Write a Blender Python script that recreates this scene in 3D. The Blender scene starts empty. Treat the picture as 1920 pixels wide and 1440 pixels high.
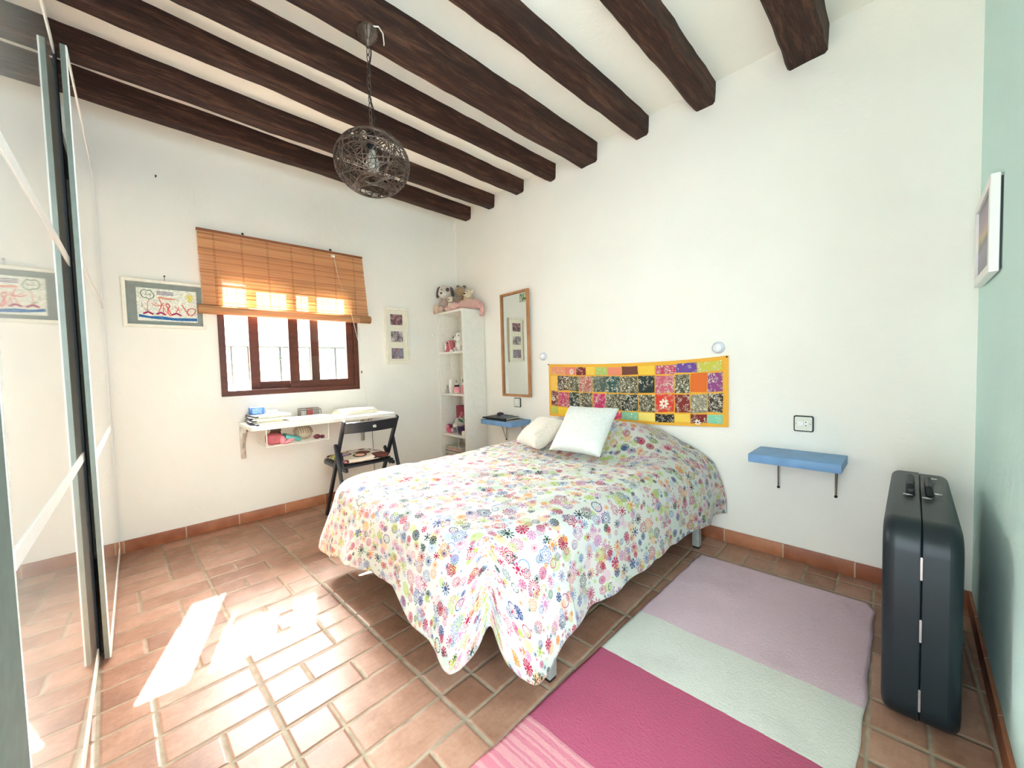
import bpy, bmesh, math, random
from mathutils import Vector, Matrix, noise
PI = math.pi
random.seed(7)
sc = bpy.context.scene
C = sc.collection

# ------------------------------------------------------------------ camera, world, sun, exposure
W, D, HB = 3.689, -2.712, 2.675          # room: x 0..W, y 0..-2.7 (wardrobe fronts), beam undersides
cam = bpy.data.cameras.new('camera')
cam.sensor_width = 36.0
cam.lens = 727.17 / 1920 * 36.0
cam.clip_start = 0.02
cam_o = bpy.data.objects.new('camera', cam)
C.objects.link(cam_o)
_r = Vector((0.69629312, 0.71723162, -0.02747187))
_u = Vector((-0.01114385, 0.04907265, 0.99873304))
_f = Vector((-0.71767103, 0.6951048, -0.04216167))
cam_o.matrix_world = Matrix(((_r.x, _u.x, -_f.x, 3.4954), (_r.y, _u.y, -_f.y, -2.5881), (_r.z, _u.z, -_f.z, 1.1175), (0, 0, 0, 1)))
sc.camera = cam_o

world = bpy.data.worlds.new('daylight')
sc.world = world
world.use_nodes = True
bg = world.node_tree.nodes['Background']
bg.inputs['Strength'].default_value = 10.0
_t = world.node_tree                       # hazy sky, warmer on the sunny side of the house
_c = _t.nodes.new('ShaderNodeTexCoord'); _s = _t.nodes.new('ShaderNodeSeparateXYZ'); _m = _t.nodes.new('ShaderNodeMapRange'); _x = _t.nodes.new('ShaderNodeMix')
_x.data_type = 'RGBA'; _m.inputs[1].default_value = -0.5; _m.inputs[2].default_value = 0.5
_x.inputs[6].default_value = (1.0, 0.97, 0.94, 1); _x.inputs[7].default_value = (0.76, 0.91, 1.0, 1)
_g = _t.nodes.new('ShaderNodeMapRange'); _g.inputs[1].default_value = -0.9; _g.inputs[2].default_value = 0.2; _g.inputs[3].default_value = 1.0; _g.inputs[4].default_value = 0.0
_h = _t.nodes.new('ShaderNodeMapRange'); _h.interpolation_type = 'SMOOTHSTEP'; _h.inputs[1].default_value = 0.16; _h.inputs[2].default_value = 0.42; _h.inputs[3].default_value = 3.2; _h.inputs[4].default_value = 66.0; _t.links.new(_s.outputs[2], _h.inputs[0])
_a = _t.nodes.new('ShaderNodeMix'); _a.inputs[2].default_value = 3.9; _t.links.new(_h.outputs[0], _a.inputs[3])   # the sky above the horizon on the sunny side is the bright one
_t.links.new(_c.outputs['Generated'], _s.inputs[0]); _d = _t.nodes.new('ShaderNodeMath'); _d.operation = 'SUBTRACT'; _t.links.new(_s.outputs[0], _d.inputs[0]); _t.links.new(_s.outputs[1], _d.inputs[1]); _t.links.new(_d.outputs[0], _m.inputs[0]); _t.links.new(_d.outputs[0], _g.inputs[0]); _t.links.new(_g.outputs[0], _a.inputs[0]); _t.links.new(_a.outputs[0], bg.inputs['Strength']); _t.links.new(_m.outputs[0], _x.inputs[0]); _t.links.new(_x.outputs[2], bg.inputs['Color'])

sun = bpy.data.lights.new('sun', 'SUN')
sun.energy = 60.0
sun.color = (1.0, 0.90, 0.74)
sun.angle = math.radians(0.6)
sun_o = bpy.data.objects.new('sun', sun)
C.objects.link(sun_o)
sun_o.rotation_euler = Vector((1.0, -0.325, -0.965)).to_track_quat('-Z', 'Y').to_euler()
sun_o.location = (-4, 1, 5)

def portal(name, loc, rot, sx, sy):
    l = bpy.data.lights.new(name, 'AREA'); l.shape = 'RECTANGLE'; l.size = sx; l.size_y = sy
    l.cycles.is_portal = True
    o = bpy.data.objects.new(name, l); C.objects.link(o); o.location = loc; o.rotation_euler = rot
portal('window_portal', (-0.25, -1.64, 1.39), (0, -PI / 2, 0), 0.95, 1.1)
portal('added_doorway_portal', (3.38, -3.60, 1.10), (PI / 2, 0, 0), 0.6, 2.2)

portal('mint_wall_portal', (W + 0.15, -2.205, 1.45), (0, PI / 2, 0), 2.1, 0.95)
sc.view_settings.view_transform = 'Standard'
sc.view_settings.look = 'None'
sc.view_settings.gamma = 1.0
sc.view_settings.exposure = 1.72
sc.view_settings.use_curve_mapping = False
cy = sc.cycles
cy.max_bounces = 14; cy.diffuse_bounces = 10; cy.glossy_bounces = 5
cy.transmission_bounces = 8; cy.transparent_max_bounces = 24
cy.sample_clamp_indirect = 12.0
cy.use_denoising = True
cy.caustics_reflective = False; cy.caustics_refractive = False

# ------------------------------------------------------------------ materials
def lin(c):
    return tuple(((v / 255) / 12.92 if v / 255 <= 0.04045 else (((v / 255) + 0.055) / 1.055) ** 2.4) for v in c)

class S:
    """a node socket with arithmetic"""
    def __init__(s, t, k): s.t = t; s.k = k
    def _m(s, op, *a):
        n = s.t.nodes.new('ShaderNodeMath'); n.operation = op
        for i, v in enumerate((s,) + a):
            if isinstance(v, S): s.t.links.new(v.k, n.inputs[i])
            else: n.inputs[i].default_value = v
        return S(s.t, n.outputs[0])
    def __add__(s, o): return s._m('ADD', o)
    def __sub__(s, o): return s._m('SUBTRACT', o)
    def __mul__(s, o): return s._m('MULTIPLY', o)
    def __truediv__(s, o): return s._m('DIVIDE', o)
    def __lt__(s, o): return s._m('LESS_THAN', o)
    def __gt__(s, o): return s._m('GREATER_THAN', o)
    def floor(s): return s._m('FLOOR')
    def frac(s): return s._m('FRACT')
    def abs(s): return s._m('ABSOLUTE')
    def cos(s): return s._m('COSINE')
    def mn(s, o): return s._m('MINIMUM', o)
    def mx(s, o): return s._m('MAXIMUM', o)
    def atan2(s, o): return s._m('ARCTAN2', o)
    def inv(s): return (s * -1.0) + 1.0
    def smooth(s, a, b):
        n = s.t.nodes.new('ShaderNodeMapRange'); n.interpolation_type = 'SMOOTHSTEP'
        s.t.links.new(s.k, n.inputs[0]); n.inputs[1].default_value = a; n.inputs[2].default_value = b
        return S(s.t, n.outputs[0])

class Mt:
    """a material with node shorthands"""
    def __init__(s, name, col=(200, 200, 200), rough=0.6, metal=0.0, spec=0.5, **kw):
        s.m = bpy.data.materials.new(name); s.m.use_nodes = True
        s.t = s.m.node_tree; s.p = s.t.nodes['Principled BSDF']
        s.p.inputs['Base Color'].default_value = (*lin(col), 1)
        s.p.inputs['Roughness'].default_value = rough
        s.p.inputs['Metallic'].default_value = metal
        s.p.inputs['Specular IOR Level'].default_value = spec
        for k, v in kw.items(): s.p.inputs[k.replace('_', ' ')].default_value = v
        s.base = col
    def n(s, ty): return s.t.nodes.new('ShaderNode' + ty)
    def link(s, a, b): s.t.links.new(a.k if isinstance(a, S) else a, b)
    def coord(s, kind='Object'):
        return s.n('TexCoord').outputs[kind]
    def xyz(s, v):
        n = s.n('SeparateXYZ'); s.link(v, n.inputs[0]); return [S(s.t, o) for o in n.outputs]
    def vec(s, x, y, z=0.0):
        n = s.n('CombineXYZ')
        for i, v in enumerate((x, y, z)):
            if isinstance(v, S): s.link(v, n.inputs[i])
            else: n.inputs[i].default_value = v
        return n.outputs[0]
    def scale(s, v, k):
        n = s.n('Mapping'); s.link(v, n.inputs[0]); n.inputs['Scale'].default_value = k if hasattr(k, '__len__') else (k, k, k)
        return n.outputs[0]
    def noise(s, v, sc_=5, det=3, rough=0.5, dist=0.0):
        n = s.n('TexNoise'); s.link(v, n.inputs['Vector']); n.inputs['Scale'].default_value = sc_
        n.inputs['Detail'].default_value = det; n.inputs['Roughness'].default_value = rough; n.inputs['Distortion'].default_value = dist
        return S(s.t, n.outputs[0])
    def white(s, v, out='Value'):
        n = s.n('TexWhiteNoise'); s.link(v, n.inputs['Vector']); return n.outputs[out]
    def voro(s, v, sc_=1, feat='F1', dim='3D', rnd=1.0):
        n = s.n('TexVoronoi'); n.voronoi_dimensions = dim; n.feature = feat
        s.link(v, n.inputs['Vector']); n.inputs['Scale'].default_value = sc_
        n.inputs['Randomness'].default_value = rnd
        return n
    def ramp(s, f, stops, const=False):
        n = s.n('ValToRGB'); r = n.color_ramp
        if const: r.interpolation = 'CONSTANT'
        while len(r.elements) < len(stops): r.elements.new(0.5)
        for e, (p, c) in zip(r.elements, stops): e.position = p; e.color = (*lin(c), 1)
        s.link(f, n.inputs[0]); return n.outputs[0]
    def mix(s, f, a, b):
        n = s.n('Mix'); n.data_type = 'RGBA'
        if isinstance(f, S): s.link(f, n.inputs[0])
        else: n.inputs[0].default_value = f
        for v, i in ((a, 6), (b, 7)):
            if isinstance(v, tuple): n.inputs[i].default_value = (*lin(v), 1)
            else: s.link(v, n.inputs[i])
        return n.outputs[2]
    def color(s, c): s.link(c, s.p.inputs['Base Color']); return s
    def bump(s, h, strength=0.3, dist=0.01):
        n = s.n('Bump'); s.link(h, n.inputs['Height']); n.inputs['Strength'].default_value = strength; n.inputs['Distance'].default_value = dist
        s.link(n.outputs[0], s.p.inputs['Normal']); return s
    def rough(s, r): s.link(r, s.p.inputs['Roughness']); return s

def plain(name, col, rough=0.6, metal=0.0, var=0.06, sc_=30, bump=0.0, **kw):
    m = Mt(name, col, rough, metal, **kw)
    v = m.coord()
    n = m.noise(v, sc_, 3)
    lo = tuple(max(0, int(c * (1 - var))) for c in col); hi = tuple(min(255, int(c * (1 + var))) for c in col)
    m.color(m.ramp(n, [(0.3, lo), (0.7, hi)]))
    if bump: m.bump(n, bump, 0.004)
    return m.m

def plaster(name, a, b):
    m = Mt(name, a, 0.92, spec=0.2)
    v = m.coord()
    m.color(m.ramp(m.noise(v, 1.6, 4), [(0.3, a), (0.7, b)]))
    h = m.noise(v, 7, 5, 0.6) + m.noise(v, 60, 2) * 0.15
    m.bump(h, 0.35, 0.012)
    return m.m

M = {}
M['plaster'] = plaster('white_plaster', (243, 238, 229), (247, 243, 235))
M['mint'] = plaster('mint_plaster', (208, 240, 236), (214, 244, 240))
M['ceil'] = plaster('ceiling_plaster', (247, 243, 232), (250, 247, 238))
M['white'] = plain('white_lacquer', (242, 241, 236), 0.35, var=0.01)
M['white_matte'] = plain('white_melamine', (238, 235, 226), 0.45, var=0.015)
M['frame_white'] = plain('cream_frame_paint', (240, 234, 218), 0.5, var=0.02)
M['grey_alu'] = plain('grey_aluminium', (128, 136, 128), 0.45, 0.35, var=0.03)
M['grey_side'] = plain('grey_foil', (112, 124, 118), 0.85, var=0.04, spec=0.1)
M['dark_gap'] = plain('painted_gap_shade', (20, 22, 26), 0.7)  # near-black colour for the shade between the wardrobe doors
M['gloss'] = plain('white_back_painted_glass', (228, 230, 222), 0.035, var=0.005, IOR=1.55, Coat_Weight=1.0, Coat_Roughness=0.03)
M['black'] = plain('black_painted_wood', (20, 23, 32), 0.38, var=0.15)
M['chrome'] = plain('chrome', (205, 205, 205), 0.2, 1.0, var=0.02)
M['nail'] = plain('blackened_steel', (45, 38, 34), 0.5, 0.6)
M['grille'] = plain('green_grey_iron', (70, 84, 78), 0.6, 0.2)
M['brass'] = plain('dull_brass', (150, 120, 70), 0.4, 0.8)
M['blueshelf'] = plain('blue_paint', (112, 152, 194), 0.5, var=0.05, sc_=14)
M['cable_w'] = plain('white_cable', (236, 232, 222), 0.5)
M['cable_b'] = plain('black_cable', (26, 24, 24), 0.5)
M['socket_face'] = plain('cream_socket_plastic', (226, 226, 212), 0.4, var=0.01)
M['socket_rim'] = plain('black_socket_rim', (22, 26, 26), 0.4)
M['zinc'] = plain('bracket_steel', (196, 184, 170), 0.4, 0.5)

def wood(name, a, b, c, stretch, rough=0.55, bump=0.4, sp=0.3):
    m = Mt(name, a, rough, spec=sp)
    v = m.scale(m.coord(), stretch)
    n = m.noise(v, 3.0, 6, 0.6, 0.6); n2 = m.noise(v, 14, 4, 0.6)
    m.color(m.ramp(n * 0.65 + n2 * 0.35, [(0.3, a), (0.5, b), (0.72, c)]))
    m.bump(n2 + n * 0.5, bump, 0.01)
    return m.m
M['beam'] = wood('dark_stained_beam_wood', (30, 17, 12), (56, 32, 23), (108, 72, 54), (9, 0.9, 9), 0.62, 0.9, 0.25)
M['winframe'] = wood('brown_window_wood', (66, 32, 22), (88, 46, 33), (104, 58, 42), (6, 1, 6), 0.4, 0.15)
M['mirrorframe'] = wood('honey_wood', (150, 100, 62), (178, 124, 82), (198, 146, 102), (4, 4, 1.0), 0.45, 0.1)

# terracotta floor, embossed brick pattern in square modules
def floor_mat():
    m = Mt('terracotta_floor_tile', (160, 110, 84), 0.42, spec=0.5)
    v = m.coord()
    x, y, z = m.xyz(v)
    a = math.radians(2.1); ca, sa = math.cos(a), math.sin(a)
    wob = (m.noise(v, 5, 2) - 0.5) * 0.008
    u = (y * ca - x * sa + 2.385) / 0.4065 + wob      # across modules
    t = (x * ca + y * sa + 0.084 - 0.012) / 0.1325 + wob
    ui = u.floor(); uf = u.frac(); ti = t.floor(); tf = t.frac()
    rnd = S(m.t, m.white(m.vec(ui, ti, 3.0)))
    j = (rnd > 0.5) * 0.333 + 0.333                   # joint at a third or two thirds
    side = uf > j
    dj = (uf - j).abs() * 0.4065
    de = uf.mn(uf.inv()) * 0.4065
    dr = tf.mn(tf.inv()) * 0.1325
    mod = ((ti / 3.0).frac() < 0.2)                   # module edge row
    d = (dj.mn(dr)).mn(de - 0.0015)
    brick = d.smooth(0.0028, 0.0068)
    rb = S(m.t, m.white(m.vec(ui * 2.0 + side, ti, 9.0)))
    rmod = S(m.t, m.white(m.vec(ui, (ti / 3.0).floor(), 5.0)))
    n1 = m.noise(v, 9, 5, 0.65); n2 = m.noise(v, 70, 4, 0.7); n3 = m.noise(m.scale(v, (12, 2, 1)), 6, 3, 0.6)
    tone = rb * 0.22 + n1 * 0.5 + n2 * 0.22 + n3 * 0.15 + rmod * 0.08
    col = m.ramp(tone, [(0.3, (116, 78, 60)), (0.48, (146, 104, 82)), (0.62, (168, 126, 104)), (0.82, (190, 152, 132))])
    gcol = m.ramp(m.noise(v, 20, 3), [(0.3, (142, 126, 106)), (0.7, (172, 156, 134))])
    m.color(m.mix(brick, gcol, col))
    h = d.smooth(0.001, 0.012) + n2 * 0.10 + n1 * 0.12
    m.bump(h, 0.55, 0.006)
    m.rough(n2 * 0.22 + brick.inv() * 0.3 + 0.31)
    return m.m
M['floor'] = floor_mat()
def base_mat():
    m = Mt('terracotta_skirting', (170, 105, 75), 0.45)
    v = m.coord(); x, y, z = m.xyz(v)
    t = ((x - y) + 0.04) / 0.305
    tf = t.frac(); d = tf.mn(tf.inv()) * 0.305
    r = S(m.t, m.white(m.vec(t.floor(), 1.0)))
    n = m.noise(v, 12, 4)
    col = m.ramp(r * 0.4 + n * 0.6, [(0.3, (150, 86, 58)), (0.55, (176, 112, 78)), (0.75, (196, 134, 98))])
    m.color(m.mix(d.smooth(0.002, 0.004), (196, 170, 145), col)); m.bump(n, 0.2, 0.004)
    return m.m
M['base'] = base_mat()

# duvet: flower heads scattered on white cotton, drawn in the cloth's own metres
def flower_mat():
    m = Mt('flower_print_cotton', (240, 238, 230), 0.85, spec=0.15, Sheen_Weight=0.3)
    uv = m.n('UVMap').outputs[0]
    ux, uy, _z = m.xyz(uv)
    pal = [(0.0, (160, 28, 68)), (0.14, (196, 120, 40)), (0.26, (50, 66, 112)), (0.38, (168, 84, 112)), (0.5, (150, 166, 60)),
           (0.62, (24, 48, 40)), (0.72, (176, 120, 152)), (0.82, (112, 122, 156)), (0.92, (146, 20, 52))]
    pale = [(0.0, (172, 184, 112)), (0.2, (200, 166, 120)), (0.4, (166, 172, 188)), (0.6, (198, 166, 172)), (0.8, (174, 192, 172))]
    base = m.ramp(m.noise(uv, 7, 2), [(0.35, (198, 192, 185)), (0.6, (190, 196, 186))])
    def layer(base, k, seed, R0, R1, colors, keep, mode=None):
        v = m.vec(ux * k + seed, uy * k + seed * 1.7)
        vo = m.voro(v, 1.0, 'F1', '2D', 0.72)
        d = S(m.t, vo.outputs['Distance'])
        px, py, _ = m.xyz(vo.outputs['Position'])
        cs = m.n('SeparateColor'); m.link(vo.outputs['Color'], cs.inputs[0])
        r1, r2, r3 = [S(m.t, o) for o in cs.outputs]
        ang = (uy * k + seed * 1.7 - py).atan2(ux * k + seed - px)
        rr = d / (r1 * (R1 - R0) + R0)
        nn = (r2 * 9.0 + 6.0).floor()
        pet = (ang * nn).cos()
        ty = (r3 * 5.3 + r1 * 3.1).frac()
        lim = pet * 0.13 + 0.86
        disc = (rr < 0.82) * ((((pet > 0.62) * (rr > 0.25)).inv()) * 0.85 + 0.15)
        out = ((rr - lim).abs() < 0.085).k
        ring = S(m.t, out).mx(((rr - (pet * 0.12 + 0.5)).abs() < 0.07)).mx(rr < 0.14)
        ring = ring.mx(((pet.abs() < 0.28) * (rr < 0.85)) * (rr > 0.3) * 0.8)
        star = rr < (pet * 0.34 + 0.6)
        star = star * ((((rr - 0.42).abs() < 0.07) * (pet > 0.2)).inv() * 0.9 + 0.1)
        wheel = ((rr - 0.86).abs() < 0.07).mx((pet > 0.86) * (rr < 0.86))
        a = ty < 0.26; b = (ty > 0.26) * (ty < 0.58); c = (ty > 0.58) * (ty < 0.9); w = ty > 0.9
        mask = disc * a + ring * b + star * c + wheel * w
        if mode == 'disc': mask = (rr < 0.9) * 0.8
        if mode == 'star': mask = star
        mask = mask * ((r3 * 7.7 + r2 * 2.9).frac() < keep) * (rr < 1.05)
        col = m.ramp((r3 * 3.7 + r2 * 5.1).frac(), colors, True)
        return m.mix(mask, base, col)
    c = layer(base, 14.0, 3.1, 0.26, 0.42, pale, 0.6, 'disc')
    c = layer(c, 34.0, 11.3, 0.2, 0.40, pal, 0.4, 'star')
    c = layer(c, 15.0, 7.7, 0.28, 0.50, pal, 0.92)
    c = layer(c, 22.0, 20.9, 0.25, 0.46, pal, 0.6)
    m.color(c)
    m.bump(m.noise(uv, 9, 4, 0.6) + m.noise(uv, 260, 2) * 0.06, 0.35, 0.012)
    return m.m
M['duvet'] = flower_mat()

def fluffy(name, col):
    m = Mt(name, col, 0.95, spec=0.1, Sheen_Weight=0.6)
    v = m.coord(); n = m.noise(v, 55, 5, 0.7)
    m.color(m.ramp(n, [(0.3, tuple(int(c * 0.93) for c in col)), (0.7, col)])); m.bump(n, 0.7, 0.01)
    return m.m
M['fluff'] = fluffy('white_boucle', (230, 231, 224)); M['fluff2'] = fluffy('cream_boucle', (226, 214, 198))
def plush(col): return fluffy('plush_%d_%d_%d' % col, col)

def rug_mat():
    m = Mt('woven_cotton_rug', (200, 150, 170), 0.95, spec=0.1)
    v = m.coord(); x, y, z = m.xyz(v)
    yy = y * -1.0 + x * 0.035 + (m.noise(v, 25, 2) - 0.5) * 0.006
    f = (yy - 0.2) / 2.1
    n = m.noise(m.scale(v, (1, 9, 1)), 40, 4, 0.7); big = m.noise(v, 3.0, 5, 0.6)
    st = m.ramp(f, [(0.0, (224, 196, 206)), (0.427, (224, 224, 214)), (0.575, (184, 86, 116)), (0.7775, (214, 130, 146)), (0.98, (214, 214, 202))], True)
    x2 = S(m.t, m.white(m.vec(0.0, (yy * 120.0).floor())))
    stripe = (yy > 1.833) * (x2 > 0.5) * 0.35
    c = m.mix(stripe, st, (240, 196, 190))
    c = m.mix((n - 0.35) * 0.45, c, (150, 130, 128))
    c = m.mix((big.smooth(0.56, 0.75)) * 0.14, c, (120, 106, 100))
    m.color(c); m.bump(n + m.noise(v, 130, 2), 0.6, 0.004)
    return m.m
M['rug'] = rug_mat()

def bamboo():
    m = Mt('bamboo_slats', (214, 150, 88), 0.6)
    v = m.coord(); x, y, z = m.xyz(v)
    r = S(m.t, m.white(m.vec(0.0, 0.0, (z / 0.0058).floor())))
    n = m.noise(m.scale(v, (1, 1.5, 170)), 3, 3)
    col = m.ramp(n * 0.6 + r * 0.4, [(0.22, (184, 130, 88)), (0.42, (240, 194, 144)), (0.7, (252, 222, 176))])
    m.color(col)
    tr = m.n('BsdfTranslucent'); m.link(col, tr.inputs[0])
    mx = m.n('MixShader'); mx.inputs[0].default_value = 0.62
    m.link(m.p.outputs[0], mx.inputs[1]); m.link(tr.outputs[0], mx.inputs[2])
    m.link(mx.outputs[0], m.t.nodes['Material Output'].inputs[0])
    return m.m
M['bamboo'] = bamboo()
M['bamboo_dark'] = wood('bamboo_edge', (120, 66, 38), (150, 90, 56), (176, 112, 74), (2, 1, 40), 0.5, 0.1)

def glass_mat():
    m = bpy.data.materials.new('window_glass'); m.use_nodes = True
    t = m.node_tree; t.nodes.remove(t.nodes['Principled BSDF'])
    tr = t.nodes.new('ShaderNodeBsdfTransparent'); tr.inputs[0].default_value = (0.97, 0.98, 0.97, 1)
    gl = t.nodes.new('ShaderNodeBsdfGlossy'); gl.inputs['Roughness'].default_value = 0.01
    lw = t.nodes.new('ShaderNodeLayerWeight'); lw.inputs[0].default_value = 0.5
    pw = t.nodes.new('ShaderNodeMath'); pw.operation = 'POWER'; pw.inputs[1].default_value = 4.0; t.links.new(lw.outputs['Facing'], pw.inputs[0])
    fr = t.nodes.new('ShaderNodeMath'); fr.operation = 'MULTIPLY_ADD'; fr.inputs[1].default_value = 0.8; fr.inputs[2].default_value = 0.03; t.links.new(pw.outputs[0], fr.inputs[0])
    mx = t.nodes.new('ShaderNodeMixShader')
    t.links.new(fr.outputs[0], mx.inputs[0]); t.links.new(tr.outputs[0], mx.inputs[1]); t.links.new(gl.outputs[0], mx.inputs[2])
    last = mx
    t.links.new(last.outputs[0], t.nodes['Material Output'].inputs[0])
    return m
M['glass'] = glass_mat()
mm = Mt('silvered_mirror', (236, 238, 234), 0.0, 1.0); M['mirror'] = mm.m

def clear(name, col, rough=0.1):
    return plain(name, col, rough, var=0.03, Transmission_Weight=0.6)

# ------------------------------------------------------------------ mesh helpers
def B(): return bmesh.new()
def _setmi(bm, before, mi):
    if mi:
        for f in bm.faces:
            if f.index < 0 or f not in before: f.material_index = mi
def box(bm, lo, hi, bev=0.0, mi=0, mat=None, seg=2):
    before = set(bm.faces)
    lo = Vector(lo); hi = Vector(hi); c = (lo + hi) / 2; s = hi - lo
    mtx = Matrix.Translation(c) @ Matrix.Diagonal((*s, 1))
    r = bmesh.ops.create_cube(bm, size=1.0, matrix=mtx)
    vs = r['verts']
    if bev > 0:
        es = list({e for v in vs for e in v.link_edges})
        r2 = bmesh.ops.bevel(bm, geom=es, offset=bev, segments=seg, affect='EDGES', profile=0.5)
        vs = list({v for f in bm.faces if f not in before for v in f.verts})
    if mat is not None: bmesh.ops.transform(bm, matrix=mat, verts=vs)
    for f in bm.faces:
        if f not in before: f.material_index = mi
    return bm
def tube(bm, pts, r, n=8, closed=False, mi=0, caps=True):
    pts = [Vector(p) for p in pts]; N = len(pts)
    rr = r if hasattr(r, '__len__') else [r] * N
    rings = []; prev = None
    for i, p in enumerate(pts):
        if closed: t = pts[(i + 1) % N] - pts[i - 1]
        else: t = pts[min(i + 1, N - 1)] - pts[max(i - 1, 0)]
        if t.length < 1e-9: t = Vector((0, 0, 1))
        t.normalize()
        if prev is None:
            a = Vector((0, 0, 1)) if abs(t.z) < 0.9 else Vector((1, 0, 0))
            nx = t.cross(a).normalized()
        else:
            nx = prev - t * prev.dot(t)
            nx = nx.normalized() if nx.length > 1e-6 else t.orthogonal().normalized()
        prev = nx; ny = t.cross(nx)
        rings.append([bm.verts.new(p + (nx * math.cos(2 * PI * k / n) + ny * math.sin(2 * PI * k / n)) * rr[i]) for k in range(n)])
    m = N if closed else N - 1
    for i in range(m):
        A, Bq = rings[i], rings[(i + 1) % N]
        for k in range(n):
            f = bm.faces.new((A[k], A[(k + 1) % n], Bq[(k + 1) % n], Bq[k])); f.material_index = mi; f.smooth = True
    if caps and not closed:
        f = bm.faces.new(rings[0][::-1]); f.material_index = mi
        f = bm.faces.new(rings[-1]); f.material_index = mi
    return bm
def cyl(bm, p0, p1, r0, r1=None, n=20, mi=0):
    return tube(bm, [p0, p1], [r0, r0 if r1 is None else r1], n, mi=mi)
def lathe(bm, prof, c=(0, 0, 0), n=28, mi=0, rot=None):
    c = Vector(c); rings = []
    for (r, z) in prof:
        ring = []
        for k in range(n):
            v = Vector((r * math.cos(2 * PI * k / n), r * math.sin(2 * PI * k / n), z))
            if rot is not None: v = rot @ v
            ring.append(bm.verts.new(c + v))
        rings.append(ring)
    for A, Bq in zip(rings, rings[1:]):
        for k in range(n):
            f = bm.faces.new((A[k], A[(k + 1) % n], Bq[(k + 1) % n], Bq[k])); f.material_index = mi; f.smooth = True
    for ring, rev in ((rings[0], True), (rings[-1], False)):
        f = bm.faces.new(ring[::-1] if rev else ring); f.material_index = mi
    return bm
def ell(bm, c, rad, rot=None, n=16, mi=0):
    before = set(bm.faces)
    R_ = rot.to_4x4() if rot is not None else Matrix.Identity(4)
    bmesh.ops.create_uvsphere(bm, u_segments=n, v_segments=max(8, n * 3 // 4), radius=1.0, matrix=Matrix.Translation(Vector(c)) @ R_ @ Matrix.Diagonal((*rad, 1)))
    for f in bm.faces:
        if f not in before: f.material_index = mi; f.smooth = True
    return bm
def rbox(bm, lo, hi, axis, r, seg=6, mi=0):
    """box whose outline seen along AXIS has round corners of radius r"""
    ax = 'xyz'.index(axis); o = [i for i in range(3) if i != ax]
    a0, a1, b0, b1 = lo[o[0]], hi[o[0]], lo[o[1]], hi[o[1]]
    pts = []
    for (cx, cy_, s) in ((a1 - r, b1 - r, 0), (a0 + r, b1 - r, 1), (a0 + r, b0 + r, 2), (a1 - r, b0 + r, 3)):
        for k in range(seg + 1):
            an = PI / 2 * (s + k / seg); pts.append((cx + r * math.cos(an), cy_ + r * math.sin(an)))
    rings = []
    for h in (lo[ax], hi[ax]):
        ring = []
        for (p, q) in pts:
            v = [0, 0, 0]; v[ax] = h; v[o[0]] = p; v[o[1]] = q; ring.append(bm.verts.new(v))
        rings.append(ring)
    n = len(pts)
    for k in range(n):
        f = bm.faces.new((rings[0][k], rings[0][(k + 1) % n], rings[1][(k + 1) % n], rings[1][k])); f.material_index = mi
    f = bm.faces.new(rings[0][::-1]); f.material_index = mi
    f = bm.faces.new(rings[1]); f.material_index = mi
    return bm

def wloc(o):
    v = Vector((0, 0, 0))
    while o is not None: v += o.location; o = o.parent
    return v
def obj(name, bm, mats, parent=None, local=False, smooth=35, bev=0.0, sub=0, origin=None):
    """one mesh object; geometry given in world coordinates unless LOCAL"""
    bmesh.ops.recalc_face_normals(bm, faces=bm.faces)
    if parent is not None:
        if not local: bmesh.ops.translate(bm, vec=-wloc(parent), verts=bm.verts)
        loc = Vector((0, 0, 0))
    else:
        if local: loc = Vector((0, 0, 0))
        else:
            xs = [v.co.x for v in bm.verts]; ys = [v.co.y for v in bm.verts]; zs = [v.co.z for v in bm.verts]
            loc = Vector(((min(xs) + max(xs)) / 2, (min(ys) + max(ys)) / 2, min(zs))) if origin is None else Vector(origin)
            bmesh.ops.translate(bm, vec=-loc, verts=bm.verts)
    me = bpy.data.meshes.new(name)
    for f in bm.faces: f.smooth = True
    bm.to_mesh(me); bm.free()
    for x in (mats if isinstance(mats, (list, tuple)) else [mats]): me.materials.append(M[x] if isinstance(x, str) else x)
    me.set_sharp_from_angle(angle=math.radians(smooth))
    o = bpy.data.objects.new(name, me); C.objects.link(o); o.location = loc
    if parent is not None: o.parent = parent
    if bev:
        b = o.modifiers.new('bevel', 'BEVEL'); b.width = bev; b.segments = 2; b.limit_method = 'ANGLE'
    if sub:
        s_ = o.modifiers.new('sub', 'SUBSURF'); s_.levels = sub; s_.render_levels = sub
    return o
def tag(o, label, cat, group=None):
    o['label'] = label; o['category'] = cat
    if group: o['group'] = group
    return o
def thing(name, label, cat, loc=(0, 0, 0), rotz=0.0, group=None):
    o = bpy.data.objects.new(name, None); o.empty_display_size = 0.05; C.objects.link(o)
    o.location = loc; o.rotation_euler = (0, 0, rotz)
    return tag(o, label, cat, group)
def struct(name, bm, mats, parent=None, **k):
    o = obj(name, bm, mats, parent, **k)
    if parent is None: o['kind'] = 'structure'
    return o

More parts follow.
